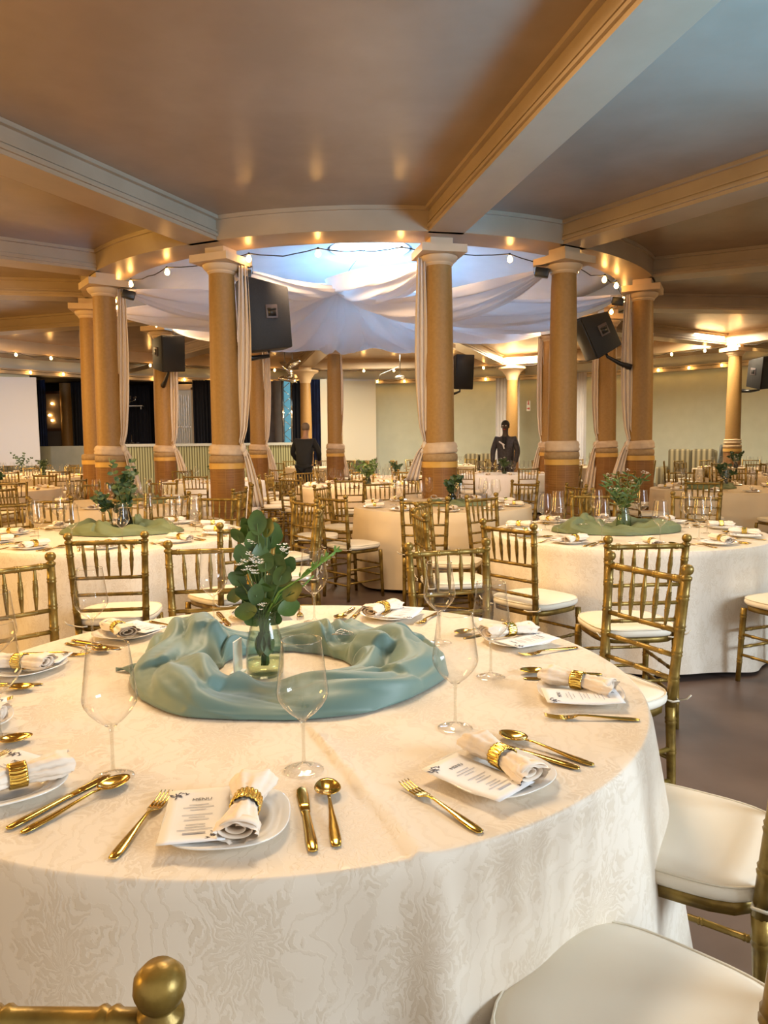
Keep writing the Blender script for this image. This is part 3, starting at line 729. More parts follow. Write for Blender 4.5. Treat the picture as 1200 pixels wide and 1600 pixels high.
def person(label, loc, rz, skin, top, trousers, hair, lean=.05, arms=None, shirt=False, H=1.86):
    t = thing('person', label, 'person', loc, rz); k = H/1.8
    def S(p): return (p[0]*k, p[1]*k, p[2]*k)
    # joints: facing -Y
    hd = (0, -lean*1.6, 1.68); nk = (0, -lean*1.2, 1.50); ch = (0, -lean, 1.36); wa = (0, -lean*.3, 1.08); pe = (0, 0, .95)
    arms = arms or [[(.19, -lean, 1.42), (.27, -.02-lean, 1.16), (.25, -.16, .95), (.24, -.21, .88)], [(-.19, -lean, 1.42), (-.27, -.02-lean, 1.16), (-.25, -.16, .95), (-.24, -.21, .88)]]
    V = [pe, wa, ch, nk, (0, -lean*1.4, 1.58), hd, (0, -lean*1.7, 1.76)]
    Rr = [(.15, .11), (.13, .10), (.15, .105), (.055, .055), (.06, .065), (.078, .095), (.062, .075)]
    E = [(i, i+1) for i in range(6)]
    for a in arms:
        b = len(V); V += a; Rr += [.06, .045, .032, .03]; E += [(2, b), (b, b+1), (b+1, b+2), (b+2, b+3)]
        h = b+3; hx, hy, hz = a[3]; dr = (Vector(a[3])-Vector(a[2])).normalized()
        side = Vector((1, 0, 0))
        palm = Vector(a[3])+dr*.05; V.append(tuple(palm)); Rr.append((.034, .018)); E.append((h, len(V)-1)); pi = len(V)-1
        for f, L in zip((-.03, -.01, .01, .03), (.07, .08, .078, .062)):
            q = palm+side*f+dr*.03; V += [tuple(q), tuple(q+dr*L*.6+Vector((0, 0, -.01)))]; Rr += [.0095, .008]; E += [(pi, len(V)-2), (len(V)-2, len(V)-1)]
        s = -1 if a[0][0] > 0 else 1
        q = Vector(a[3])+side*s*.035+dr*.03; V.append(tuple(q)); Rr.append(.010); E.append((h, len(V)-1))
    for s in (-1, 1):
        b = len(V); V += [(s*.09, 0, .88), (s*.10, -.01, .50), (s*.10, .02, .09), (s*.11, -.13, .04)]; Rr += [.085, .06, .04, .035]; E += [(0, b), (b, b+1), (b+1, b+2), (b+2, b+3)]
    bo = skin_mesh('body', [S(p) for p in V], E, [(r[0]*k, r[1]*k) if isinstance(r, tuple) else r*k for r in Rr], skin, t)
    bo.data.materials.append(M[top])
    for p in bo.data.polygons:
        c = p.center
        if .12*k < c.z < 1.44*k and (abs(c.x) < .2*k and c.y > -.2*k): p.material_index = 1
    # face
    hz = 1.68*k; hy = -lean*1.6*k
    bm = bmesh.new(); sphere(bm, (0, hy-.10*k, hz-.015), .018, 2, (.7, 1.0, 1.3)); obj('nose', bm, skin, t)
    bm = bmesh.new()
    for s in (-1, 1): sphere(bm, (s*.083*k, hy+.01, hz), .026, 2, (.35, .7, 1.2))
    obj('ears', bm, skin, t)
    bm = bmesh.new()
    for s in (-1, 1): sphere(bm, (s*.033*k, hy-.086*k, hz+.025), .011, 2)
    obj('eyes', bm, 'shirt', t)
    bm = bmesh.new(); box(bm, (0, hy-.088*k, hz-.055), (.05, .012, .012)); bevel_all(bm, .004); obj('mouth', bm, 'sign_red', t)
    bm = bmesh.new(); sphere(bm, (0, hy+.018, hz+.045), .105*k, 3, (.86, 1.0, .95))
    for v in list(bm.verts):
        if v.co.z < hz+.02 and v.co.y < hy+.03: v.co.y = hy+.03
        if v.co.z < hz-.03: v.co.z = hz-.03
    obj('hair', bm, hair, t)
    # jacket
    V = [wa[:2]+(.80,), wa, ch, (0, -lean, 1.45)]; Rr = [(.195, .15), (.19, .145), (.19, .14), (.09, .075)]; E = [(0, 1), (1, 2), (2, 3)]
    for a in arms:
        b = len(V); V += [a[0], a[1], tuple(Vector(a[2])+(Vector(a[3])-Vector(a[2]))*.5)]; Rr += [.085, .062, .048]; E += [(2, b), (b, b+1), (b+1, b+2)]
    skin_mesh('jacket', [S(p) for p in V], E, [(r[0]*k, r[1]*k) if isinstance(r, tuple) else r*k for r in Rr], top, t)
    V = [pe]; Rr = [(.16, .12)]; E = []
    for s in (-1, 1):
        b = len(V); V += [(s*.09, 0, .85), (s*.10, -.01, .50), (s*.10, .02, .12)]; Rr += [.098, .078, .06]; E += [(0, b), (b, b+1), (b+1, b+2)]
    skin_mesh('trousers', [S(p) for p in V], E, [(r[0]*k, r[1]*k) if isinstance(r, tuple) else r*k for r in Rr], trousers, t)
    for s in (-1, 1):
        bm = bmesh.new(); sphere(bm, (s*.11*k, -.05, .045), .05, 2, (1, 2.5, .9)); obj('shoe', bm, 'black_plastic', t)
    if shirt:
        bm = bmesh.new(); v = [bm.verts.new(p) for p in ((-.05*k, -lean*k-.128, 1.47*k), (.05*k, -lean*k-.128, 1.47*k), (.03*k, -lean*k-.142, 1.22*k), (-.03*k, -lean*k-.142, 1.22*k))]
        bm.faces.new(v); solid(obj('shirt_front', bm, 'jumper_black', t), .012)
        bm = bmesh.new(); box(bm, (-.05, -lean*k-.15, 1.33*k), (.15, .02, .03), Matrix.Rotation(R_(35), 4, 'Y')); box(bm, (-.01, -lean*k-.152, 1.27*k), (.03, .02, .12), Matrix.Rotation(R_(-15), 4, 'Y')); bevel_all(bm, .005); obj('scarf', bm, 'shirt', t)
    return t
person('man in a dark suit jacket with a white scarf standing behind the white table', (2.72, 16.45, 0), R_(-22), 'skin_dark', 'suit', 'suit', 'hair_dark', .05, shirt=True)
person('person in a black jumper with grey hair seen from behind by the stage', (-1.76, 16.4, 0), R_(170), 'skin_light', 'jumper_black', 'jumper_black', 'hair_grey', .12,
       [[(.19, -.10, 1.42), (.30, -.14, 1.18), (.26, -.30, 1.02), (.24, -.36, .98)], [(-.19, -.10, 1.42), (-.30, -.14, 1.18), (-.26, -.30, 1.02), (-.24, -.36, .98)]])

# ------------------------------------------------------------------ chairs
RP = [(.175, -.205, 0), (.172, -.185, .44), (.190, -.228, .905)]      # rear post joints (right side)
def postx(z):
    if z < .44: s = z/.44; a, b = RP[0], RP[1]
    else: s = (z-.44)/.465; a, b = RP[1], RP[2]
    return Vector((a[0]+(b[0]-a[0])*s, a[1]+(b[1]-a[1])*s, z))
def seat_sup(n=3.2):
    return lambda q: 1/((abs(math.cos(q))**n+abs(math.sin(q))**n)**(1/n))
def make_chair(name='banquet_chair', seg=10, fine=True, ties=True):
    t = thing(name, '', 'chair')
    m = 'chair_gold'
    rings = (.16, .40, .62, .86)
    for s in (-1, 1):
        bm = bmesh.new(); f = lambda p: (p[0]*s, p[1], p[2])
        rod(bm, f(RP[0]), f(RP[1]), .0150, seg, (.30, .62, .88), r1=.0185, bul=1.16)
        rod(bm, f(RP[1]), f(RP[2]), .0185, seg, (.22, .42, .62, .86), r1=.0170, bul=1.16)
        mt, L = align(f(RP[1]), f(RP[2]))
        lathe(bm, [(0, L-.002), (.0195, L-.002), (.0205, L+.004), (.0195, L+.010), (.013, L+.013), (.0125, L+.017), (.019, L+.022), (.0225, L+.032), (.0215, L+.043), (.014, L+.052), (0, L+.055)], max(seg, 20), mt)
        obj('leg', bm, m, t)
        bm = bmesh.new(); rod(bm, (s*.192, .192, 0), (s*.186, .172, .435), .0135, seg, (.28, .60, .90), r1=.0180, bul=1.16); obj('leg', bm, m, t)
    a, b = postx(.902), postx(.902); a.x = -a.x
    bm = bmesh.new(); rod(bm, a, b, .0125, seg, (.12, .37, .63, .88), bul=1.22, rw=.005); obj('top_rail', bm, m, t)
    for z in (.715, .625, .54):
        a, b = postx(z), postx(z); a.x = -a.x
        bm = bmesh.new(); rod(bm, a, b, .0095, seg, (.2, .5, .8), bul=1.2, rw=.004); obj('cross_rail', bm, m, t)
    for i in range(5):
        u = (i-2)/2; p1 = postx(.895); p0 = postx(.72)
        bm = bmesh.new(); mt, L = align((u*.115, p0.y, .722), (u*.122, p1.y, .893))
        lathe(bm, [(.005, 0), (.0075, .03), (.0095, .055), (.0105, .058), (.0085, .062), (.0105, .066), (.0095, .070), (.0115, .09), (.0095, .112), (.0105, .116), (.0085, .120), (.0105, .124), (.008, .130), (.0055, L)], seg-2, mt)
        obj('spindle', bm, m, t)
    # seat rails
    bm = bmesh.new(); R0 = seat_sup(4)
    lathe(bm, [(.178, .425), (.196, .425), (.198, .452), (.18, .455)], 28, Matrix.Diagonal((1, .98, 1, 1)), sup=lambda q: R0(q)*(1+.03*math.sin(q)), close=True)
    obj('seat_frame', bm, m, t)
    for z, h in ((.30, 'f'), (.20, 'f'), (.16, 's'), (.28, 's'), (.24, 'b'), (.14, 'b')):
        k = (1,) if h != 's' else (-1, 1)
        for s in k:
            if h == 'f': p = Vector((-.190, .186, z)), Vector((.190, .186, z))
            elif h == 'b': p = (postx(z)*1.0, postx(z)*1.0); p[0].x *= -1
            else: q = postx(z); p = Vector((s*q.x, q.y, z)), Vector((s*.190, .186, z))
            bm = bmesh.new(); rod(bm, p[0], p[1], .0088, seg-2, (.22, .5, .78), bul=1.25, rw=.004); obj('stretcher', bm, m, t)
    bm = bmesh.new(); lathe(bm, [(0, .455), (.19, .455), (.208, .459), (.214, .468), (.215, .480), (.209, .492), (.19, .499), (.14, .503), (0, .505)], 40, sup=lambda q: seat_sup(3.4)(q)*(1+.03*math.sin(q)))
    c = obj('seat_cushion', bm, 'cushion', t)
    bm = bmesh.new(); tube(bm, [Vector((math.cos(q), math.sin(q), 0))*.2105*seat_sup(3.4)(q)*(1+.03*math.sin(q))+Vector((0, 0, .4925)) for q in [2*PI*i/48 for i in range(48)]], .0028, 5, True)
    obj('piping', bm, 'piping', c)
    if ties:
        for s in (-1, 1):
            bm = bmesh.new(); p = postx(.465); p.x *= s
            tube(bm, [(s*.14, -.17, .465), p+Vector((s*.022, .015, 0)), p+Vector((s*.024, -.012, 0)), p+Vector((0, -.026, -.002)), p+Vector((-s*.03, -.03, -.006)), p+Vector((-s*.055, -.035, -.002))], .004, 5)
            tube(bm, [p+Vector((s*.02, -.02, 0)), p+Vector((s*.045, -.03, .010)), p+Vector((s*.06, -.032, .028))], .0035, 5)
            obj('tie', bm, 'piping', c)
    return t
def make_chair_small():
    t = thing('banquet_chair', '', 'chair'); bm = bmesh.new()
    for s in (-1, 1):
        rod(bm, (s*.175, -.205, 0), (s*.172, -.185, .44), .015, 5); rod(bm, (s*.172, -.185, .44), (s*.19, -.228, .925), .018, 5, (.5,)); rod(bm, (s*.192, .192, 0), (s*.186, .172, .44), .015, 5)
        rod(bm, (s*.175, -.2, .25), (s*.19, .186, .25), .009, 4)
    obj('frame', bm, 'chair_gold', t)
    bm = bmesh.new()
    for z, r in ((.90, .0135), (.715, .010), (.625, .010), (.54, .010)):
        a, b = postx(z), postx(z); a.x = -a.x; rod(bm, a, b, r, 5)
    for i in range(5):
        u = (i-2)/2; rod(bm, (u*.115, postx(.72).y, .72), (u*.122, postx(.88).y, .88), .0085, 4)
    obj('backrest', bm, 'chair_gold', t)
    bm = bmesh.new(); lathe(bm, [(0, .43), (.20, .43), (.212, .47), (.20, .498), (0, .503)], 16, sup=seat_sup(3.4)); obj('seat_cushion', bm, 'cushion', t)
    return t
chair0, chairS = make_chair(), make_chair_small()
TN = {}      # table phrases
def seat_words(i):
    return ['near side', 'near right', 'right front', 'right back', 'far right', 'far side', 'far left', 'left back', 'left front', 'near left'][i % 10]
def seat_index(deg): return int(round((deg+90)/36)) % 10
def put_chair(x, y, fx, fy, table, deg, small=False, jit=0):
    rz = math.atan2(fy, fx)-PI/2+jit
    place(chairS if small else chair0, (x, y, 0), rz, 'gold chair at %s, %s' % (TN[table], seat_words(seat_index(deg))), 'chair', 'gold chairs at %s' % TN[table])

# ------------------------------------------------------------------ tables and cloths
TZ = .76
def table_obj(x, y, R, table, label):
    t = thing('round_table', label, 'table', (x, y, 0), 0, 'round banquet tables')
    bm = bmesh.new(); lathe(bm, [(0, .72), (R-.012, .72), (R-.004, .735), (R-.012, .748), (0, .748)], 48); obj('tabletop', bm, 'brown_wood', t, auto=40)
    for k in range(4):
        a = k*PI/2+PI/4; bm = bmesh.new(); rod(bm, (.5*R*math.cos(a), .5*R*math.sin(a), 0), (.5*R*math.cos(a), .5*R*math.sin(a), .72), .02, 8); obj('leg', bm, 'grey_metal', t)
def cloth(x, y, R, label, m='cream_cloth', seed=0, nth=160, nd=14, folds=None, flare=.07, crease=None, group='tablecloths to the floor', zb=.03, nr=5):
    rnd = random.Random(seed); ks = [(rnd.choice((7, 9, 11, 13)), rnd.random()*6, rnd.uniform(.5, 1)) for _ in range(3)]
    def rad(q, d):
        s = d/.73; f = sum(a*math.sin(k*q+p) for k, p, a in ks)*.014*s**1.2
        if folds:
            for fa, amp, wd in folds:
                dq = (q-R_(fa)+PI) % (2*PI)-PI; f += amp*math.exp(-(dq/R_(wd))**2)*s**.8
        return R+.008+flare*s+f
    bm = bmesh.new(); lay = bm.loops.layers.uv.verify(); rows = []
    prof = [('t', R*k/nr) for k in range(1, nr+1)]
    prof += [('e', .35), ('e', .8)] + [('s', .012+(.76-zb-.012)*((k+1)/nd)) for k in range(nd)]
    cz = lambda px, py: 0
    if crease:
        (ax, ay), (bx, by) = crease; L = math.hypot(bx-ax, by-ay); ux, uy = (bx-ax)/L, (by-ay)/L
        def cz(px, py):
            dx, dy = px-ax, py-ay; along = dx*ux+dy*uy; d = dx*(-uy)+dy*ux
            if along < 0 or d < -.02 or d > .09: return 0
            g = min(1, along/.10)
            return .009*g*(max(0, 1-abs(d)/.006) if d < 0 else math.exp(-d/.022))
    for kind, v in prof:
        row = []
        for i in range(nth):
            q = 2*PI*i/nth; c, s = math.cos(q), math.sin(q)
            if kind == 't': p = Vector((v*c, v*s, TZ)); ru = v
            elif kind == 'e': p = Vector(((R+.008*v)*c, (R+.008*v)*s, TZ-.012*(1-math.sqrt(max(0, 1-v*v))))); ru = R+.01*v
            else: rr = rad(q, v); p = Vector((rr*c, rr*s, TZ-v+(.012*math.sin(5*q+seed) if v > .7 else 0))); ru = R+v
            if kind != 's': p.z += cz(p.x+x, p.y+y)
            row.append((bm.verts.new(p), (ru*c+x, ru*s+y)))
        rows.append(row)
    c0 = (bm.verts.new((0, 0, TZ)), (x, y))
    def face(q):
        f = bm.faces.new([a[0] for a in q])
        for lp, a in zip(f.loops, q): lp[lay].uv = a[1]
    for i in range(nth): face((c0, rows[0][i], rows[0][(i+1) % nth]))
    for A, B in zip(rows, rows[1:]):
        for i in range(nth):
            j = (i+1) % nth; face((A[i], B[i], B[j], A[j]))
    o = obj('tablecloth', bm, m); o.location = (x, y, 0)
    return tag(o, label, 'tablecloth', group)

# ------------------------------------------------------------------ tableware prototypes
def sect_body(bm, prof, seg=14):
    """body along +y: list of (y, halfwidth, halfthick, zc, cup)"""
    rings = []
    for y, w_, th, zc, cup in prof:
        rings.append([bm.verts.new((w_*math.cos(q), y, zc+th*math.sin(q)-cup*(1-math.cos(q)**2)*1.0)) for q in [2*PI*i/seg for i in range(seg)]])
    for a, b in zip(rings, rings[1:]):
        for i in range(seg): j = (i+1) % seg; bm.faces.new((a[i], a[j], b[j], b[i]))
    bm.faces.new(rings[0][::-1]); bm.faces.new(rings[-1])
def make_fork():
    t = thing('fork', '', 'fork')
    bm = bmesh.new(); sect_body(bm, [(-.108, .002, .001, .003, 0), (-.105, .0075, .0022, .003, 0), (-.09, .0095, .0026, .0035, 0), (-.06, .0085, .0026, .005, 0), (-.02, .0050, .0024, .008, 0), (.015, .0032, .0024, .010, 0), (.03, .0040, .0022, .010, 0), (.038, .0085, .0018, .0085, .0008), (.046, .0120, .0014, .006, .0012), (.056, .0125, .0012, .005, .0012), (.062, .0122, .0011, .005, .0008)], 12)
    obj('handle', bm, 'gold', t)
    for k in range(4):
        x = (k-1.5)*.0068; bm = bmesh.new()
        sect_body(bm, [(.058, .0022, .0012, .0045, 0), (.08, .0020, .0011, .0048, 0), (.098, .0017, .0010, .0075, 0), (.108, .0008, .0007, .0105, 0)], 8)
        for v in bm.verts: v.co.x += x
        obj('tine', bm, 'gold', t)
    return t
def make_spoon():
    t = thing('spoon', '', 'spoon')
    bm = bmesh.new(); sect_body(bm, [(-.115, .002, .001, .003, 0), (-.112, .0075, .0022, .003, 0), (-.095, .0095, .0026, .0035, 0), (-.06, .0085, .0026, .005, 0), (-.015, .0048, .0024, .009, 0), (.025, .0030, .0022, .012, 0), (.045, .0034, .0018, .011, 0)], 12)
    obj('handle', bm, 'gold', t)
    bm = bmesh.new()
    def f(u, v):
        q = 2*PI*u; r = v; x = .0245*r*math.sin(q)*(1-.12*math.cos(q)); y = .075+.034*r*math.cos(q)
        return Vector((x, y, .0035+.0085*r*r+.0005))
    grid(bm, f, 28, 8, True); o = obj('bowl', bm, 'gold', t); solid(o, .0012, 1)
    return t
def make_knife():
    t = thing('knife', '', 'knife')
    bm = bmesh.new(); sect_body(bm, [(-.112, .003, .0015, .004, 0), (-.108, .0080, .0032, .004, 0), (-.08, .0095, .0036, .004, 0), (-.03, .0080, .0034, .004, 0), (.012, .0068, .0030, .0038, 0), (.016, .0085, .0030, .0036, 0), (.02, .0085, .0028, .0036, 0)], 12)
    obj('handle', bm, 'gold', t)
    bm = bmesh.new(); sect_body(bm, [(.018, .0080, .0012, .0030, 0), (.05, .0100, .0012, .0028, 0), (.085, .0110, .0011, .0026, 0), (.105, .0090, .0010, .0026, 0), (.113, .0045, .0008, .0026, 0), (.115, .001, .0005, .0026, 0)], 12)
    obj('blade', bm, 'gold', t)
    return t
PSUP = lambda n, a0=0: (lambda q: (1/((abs(math.cos(q-a0))**n+abs(math.sin(q-a0))**n)**(1/n))))
def make_plate():
    bm = bmesh.new(); R0 = .106
    lathe(bm, [(0, .004), (.55*R0, .004), (.60*R0, .006), (.66*R0, .0105), (.72*R0, .012), (.76*R0, .0118), (.80*R0, .0135), (.98*R0, .0185), (R0, .0180), (.985*R0, .0155), (.72*R0, .0085), (.60*R0, .002), (.55*R0, .0), (0, .0)], 72, sup=PSUP(2.6))
    o = obj('plate', bm, 'plate'); tag(o, '', 'plate'); return o
def make_napkin(small=False):
    t = thing('rolled_napkin', '', 'napkin')
    bm = bmesh.new(); L = .092
    def f(u, v):
        a = (v-.5)*2; q = 2*PI*u; e = abs(a)
        k = .52+.48*min(1, (e/.75))**1.2
        w_ = (.038 if a > 0 else .034)*k; h = .021*(.75+.25*min(1, e*1.3))*(1-.25*max(0, e-.8)*5)
        lobe = 1+.10*math.sin(6*q+2*a)*min(1, e*2.5)+.05*math.sin(11*q-3*a)
        x = w_*math.cos(q)*lobe; z = h*math.sin(q)*lobe+.001*math.sin(30*a+q*2)
        return Vector((x, a*L*(1+.05*math.sin(3*q)), .022+z+.004*a))
    grid(bm, f, 44 if not small else 16, 30 if not small else 8, True)
    bm.verts.ensure_lookup_table()
    obj('cloth', bm, 'napkin', t)
    # inner spiral layers seen at the ends
    if not small:
        for s in (-1, 1):
            bm = bmesh.new()
            def g(u, v):
                q = 4.6*PI*u; r = (1-.75*u); a = s*(L*(.96-.10*u)-.02*v)
                return Vector((.036*r*math.cos(q), a, .022+.018*r*math.sin(q)))
            grid(bm, g, 60, 2); solid(obj('inner_fold', bm, 'napkin', t), .0015)
    # napkin ring with stacked scallops
    bm = bmesh.new()
    def h(u, v):
        q = 2*PI*u; a = (v-.5)*2
        sc = .0022*abs(math.sin(9*q+(1-a*a)*1.3))
        r = 1+.0
        return Vector(((.0235+sc)*math.cos(q), a*.0155, .022+(.0205+sc)*math.sin(q)))
    grid(bm, h, 120 if not small else 16, 8 if not small else 2, True)
    o = obj('napkin_ring', bm, 'ring_gold', t)
    if not small: solid(o, .0018)
    return t
GP = [(.0045, .016), (.0034, .03), (.0032, .06), (.0036, .09), (.0060, .101), (.012, .106)]
BP = [(.004, .103), (.012, .107), (.026, .118), (.040, .133), (.0490, .148), (.0515, .158), (.0512, .166), (.0490, .180), (.0455, .207), (.0425, .232), (.0390, .262)]
def make_glass():
    t = thing('wine_glass', '', 'glass')
    bm = bmesh.new(); lathe(bm, BP, 40); o = obj('bowl', bm, 'glass', t)
    bm = bmesh.new(); lathe(bm, [(.0380, .2618), (.0384, .2634), (.0397, .2634), (.0400, .2618)], 40); obj('rim', bm, 'glass_solid', t)
    bm = bmesh.new(); lathe(bm, GP, 14); obj('stem', bm, 'glass_solid', t)
    bm = bmesh.new(); lathe(bm, [(.0045, .016), (.008, .009), (.016, .0055), (.030, .0035), (.0385, .0022), (.0395, .0012), (.0385, .0004)], 40); obj('foot', bm, 'glass', t)
    return t
def make_glass_small():
    bm = bmesh.new(); lathe(bm, [(0, .001), (.038, .001), (.038, .003), (.006, .010), (.0034, .02), (.0034, .09), (.012, .106), (.030, .118), (.0505, .150), (.0515, .160), (.0465, .205), (.0395, .262)], 14)
    return tag(obj('wine_glass', bm, 'glass'), '', 'glass')
M['glass_solid'] = thin_glass('stem_glass', (.90, .90, .87), .75, 2.2)
def ink_text(body, size, loc, parent, rz=0, m='ink'):
    cu = bpy.data.curves.new('lettering', 'FONT'); cu.body = body; cu.size = size; cu.align_x = 'CENTER'; cu.extrude = .0001
    o = bpy.data.objects.new('lettering', cu); C.objects.link(o)
    me = bpy.data.meshes.new_from_object(o.evaluated_get(bpy.context.evaluated_depsgraph_get())); bpy.data.objects.remove(o)
    me.materials.clear(); me.materials.append(M[m]); q = bpy.data.objects.new('lettering', me); C.objects.link(q)
    q.parent = parent; q.location = loc; q.rotation_euler = (0, 0, rz); return q
def flower_mark(bm, cx, cy, s, seed):
    rnd = random.Random(seed)
    for k in range(16):
        a = rnd.random()*2*PI; r = rnd.random()*s; x, y = cx+r*math.cos(a), cy+r*math.sin(a)*.7
        b = rnd.random()*PI; l = s*.32; w_ = s*.09
        v = [bm.verts.new((x+math.cos(b)*p-math.sin(b)*q, y+math.sin(b)*p+math.cos(b)*q, .0012)) for p, q in ((-l, 0), (0, -w_), (l, 0), (0, w_))]
        bm.faces.new(v)
def make_menu():
    t = thing('menu_card', '', 'menu card')
    W2, H2 = .053, .092
    bm = bmesh.new(); grid(bm, lambda u, v: Vector(((u-.5)*2*W2, (v-.5)*2*H2, .0002+.0035*((v-.5)*2)**2)), 6, 12)
    o = obj('card', bm, 'paper', t); solid(o, .0005)
    q = ink_text('MENU', .0125, (.006, .050, .0028), t, 0, 'ink')
    bm = bmesh.new(); flower_mark(bm, -.036, .074, .018, 3); flower_mark(bm, .034, -.072, .017, 5); o = obj('floral_print', bm, 'ink', t, smooth=False); o.location.z = .0022
    bm = bmesh.new(); rnd = random.Random(4)
    for k in range(11):
        y = .036-k*.0085; L = (.03, .05, .022)[k % 3]+rnd.random()*.012
        if k in (3, 7): continue
        z = .0016+.0035*(y/H2)**2; box(bm, (.002, y, z), (L, .0016, .0002))
    box(bm, (.002, -.062, .0034), (.036, .0045, .0002))
    obj('printed_lines', bm, 'ink_soft', t, smooth=False)
    return t
fork0, spoon0, knife0, plate0, nap0, glass0, menu0 = make_fork(), make_spoon(), make_knife(), make_plate(), make_napkin(), make_glass(), make_menu()
napS, glassS = make_napkin(True), make_glass_small()

def frame_at(cx, cy, deg, r):
    o = Vector((math.cos(R_(deg)), math.sin(R_(deg)))); c = Vector((cx, cy))+o*r
    right = Vector((-o.y, o.x)); f = -o
    return c, right, f, math.atan2(f.y, f.x)-PI/2
def setting(cx, cy, deg, table, r=.76, level=3, glass=None, jit=0, rnd=random):
    c, right, f, rz = frame_at(cx, cy, deg, r); nm = TN[table]; sw = seat_words(seat_index(deg))
    L = lambda what: '%s on %s, %s' % (what, nm, sw)
    def P(x, y, z=TZ): q = c+right*x+f*y; return (q.x, q.y, z)
    j = lambda a: rnd.uniform(-a, a)
    if level >= 1:
        place(plate0, P(0, 0, TZ+.0008), rz+R_(45)*0+j(.4), L('white plate'), 'plate', 'plates on %s' % nm)
        place(nap0 if level > 1 else napS, P(.028+j(.008), .004, TZ+.0135), rz+R_(-8)+j(.25), L('cream napkin in gold ring'), 'napkin', 'napkins on %s' % nm)
    else:
        place(napS, P(0, 0, TZ+.003), rz+j(.4), L('rolled cream napkin'), 'napkin', 'napkins on %s' % nm)
    if level >= 2:
        place(menu0, P(-.052, -.002, TZ+.0185), rz+R_(6)+j(.06), L('white menu card'), 'menu card', 'menu cards on %s' % nm)
        place(fork0, P(-.150+j(.01), -.01+j(.015), TZ+.0006), rz+j(.12), L('gold fork'), 'fork', 'forks on %s' % nm)
        place(knife0, P(.132, .02+j(.012), TZ+.0006), rz+.16+j(.04), L('gold knife'), 'knife', 'knives on %s' % nm)
        place(spoon0, P(.172, .035+j(.012), TZ+.0006), rz+.12+j(.04), L('gold spoon'), 'spoon', 'spoons on %s' % nm)
    if glass is None: gx, gy, _ = P(.11+j(.02), .22+j(.03))
    else: gx, gy = glass
    place(glass0 if level >= 2 else glassS, (gx, gy, TZ+.0005), j(3), L('empty wine glass'), 'glass', 'wine glasses on %s' % nm)

# ------------------------------------------------------------------ bouquets
def leaf(bm, p, n, up, L, w_, cup=.15, seg=10):
    """cupped rounded leaf with its base at p, growing along `up`, facing n"""
    up = Vector(up).normalized(); n = Vector(n); s = up.cross(n)
    if s.length < 1e-3: s = Vector((1, 0, 0))
    s.normalize(); n = s.cross(up)
    mid = bm.verts.new(Vector(p)+up*L*.5-n*cup*w_)
    ring = []
    for i in range(seg):
        q = 2*PI*i/seg; a = .5-.5*math.cos(q); tip = 1+.08*(a > .95)
        ring.append(bm.verts.new(Vector(p)+up*L*a*tip+s*w_*.5*math.sin(q)*(.75+.5*a if a < .5 else 1.25-.35*a)))
    for i in range(seg): bm.faces.new((mid, ring[i], ring[(i+1) % seg]))
def flower(bm, p, s, rnd):
    for k in range(7):
        d = Vector((rnd.uniform(-1, 1), rnd.uniform(-1, 1), rnd.uniform(-.6, 1)))*s
        for m_ in range(5):
            a = m_*2*PI/5; c = Vector(p)+d
            u = Vector((math.cos(a), math.sin(a), .4))*s*.42
            v = [bm.verts.new(c), bm.verts.new(c+u+Vector((-u.y, u.x, 0))*.45), bm.verts.new(c+u*1.35), bm.verts.new(c+u-Vector((-u.y, u.x, 0))*.45)]
            bm.faces.new(v)
def jar(label, x, y, h=.185, r=.050, dark=False):
    t = thing('glass_jar', label, 'jar', (x, y, TZ+.001))
    bm = bmesh.new(); lathe(bm, [(0, .001), (r*.85, .001), (r*1.0, .008), (r*1.05, .03), (r*1.04, .07), (r*.97, .10), (r*.80, .135), (r*.68, .155), (r*.70, .160), (r*.66, .164), (r*.68, h-.004), (r*.76, h), (r*.70, h), (r*.62, .164), (r*.66, .152), (r*.92, .10), (r*.99, .07), (r*1.0, .03), (r*.94, .010), (0, .008)], 36)
    obj('body', bm, 'jar_dark' if dark else 'jar', t)
    bm = bmesh.new(); lathe(bm, [(0, .010), (r*.92, .010), (r*.98, .03), (r*.97, .042), (0, .042)], 28); obj('water', bm, 'water', t)
    return t
M['jar_dark'] = thin_glass('jar_dark_glass', (.30, .36, .28), .5)
def bouquet(label, x, y, top, spread, nst, ll, seed, lm='leaf', flowers=0, fs=.012, z0=.14, base=.0, cat='flowers', dense=7, narrow=1.0):
    rnd = random.Random(seed); t = thing('bouquet', label, cat, (x, y, TZ))
    bs, bl, bf = bmesh.new(), bmesh.new(), bmesh.new()
    for i in range(nst):
        a = rnd.random()*2*PI; k = rnd.uniform(.15, 1)**.7*spread; H = top*rnd.uniform(.62, 1)
        tip = Vector((k*math.cos(a), k*math.sin(a), H)); b = Vector((.018*math.cos(a+2), .018*math.sin(a+2), .02))
        nk = Vector((.015*math.cos(a), .015*math.sin(a), z0))
        pts = [b, nk, nk.lerp(tip, .5)+Vector((0, 0, .02)), tip]; tube(bs, pts, .0018, 5)
        n = dense
        for m_ in range(n):
            s = m_/n; p = nk.lerp(tip, .25+.75*s)+Vector((0, 0, .02*math.sin(PI*s)))
            for sd in (-1, 1):
                b2 = rnd.random()*2*PI; u = Vector((math.cos(b2), math.sin(b2), rnd.uniform(-.1, .9)))
                leaf(bl, p, Vector((rnd.uniform(-.6, .6), -1, rnd.uniform(-.2, .8))), u, ll*rnd.uniform(.7, 1.21), ll*rnd.uniform(.55, .8)*narrow)
        if i < flowers:
            flower(bf, tip+Vector((0, 0, .01)), fs, rnd)
    obj('stems', bs, 'stem', t); tag(obj('leaves', bl, lm, t), kind='stuff')
    if flowers: tag(obj('blossoms', bf, 'petal', t), kind='stuff')
    else: bf.free()
    return t
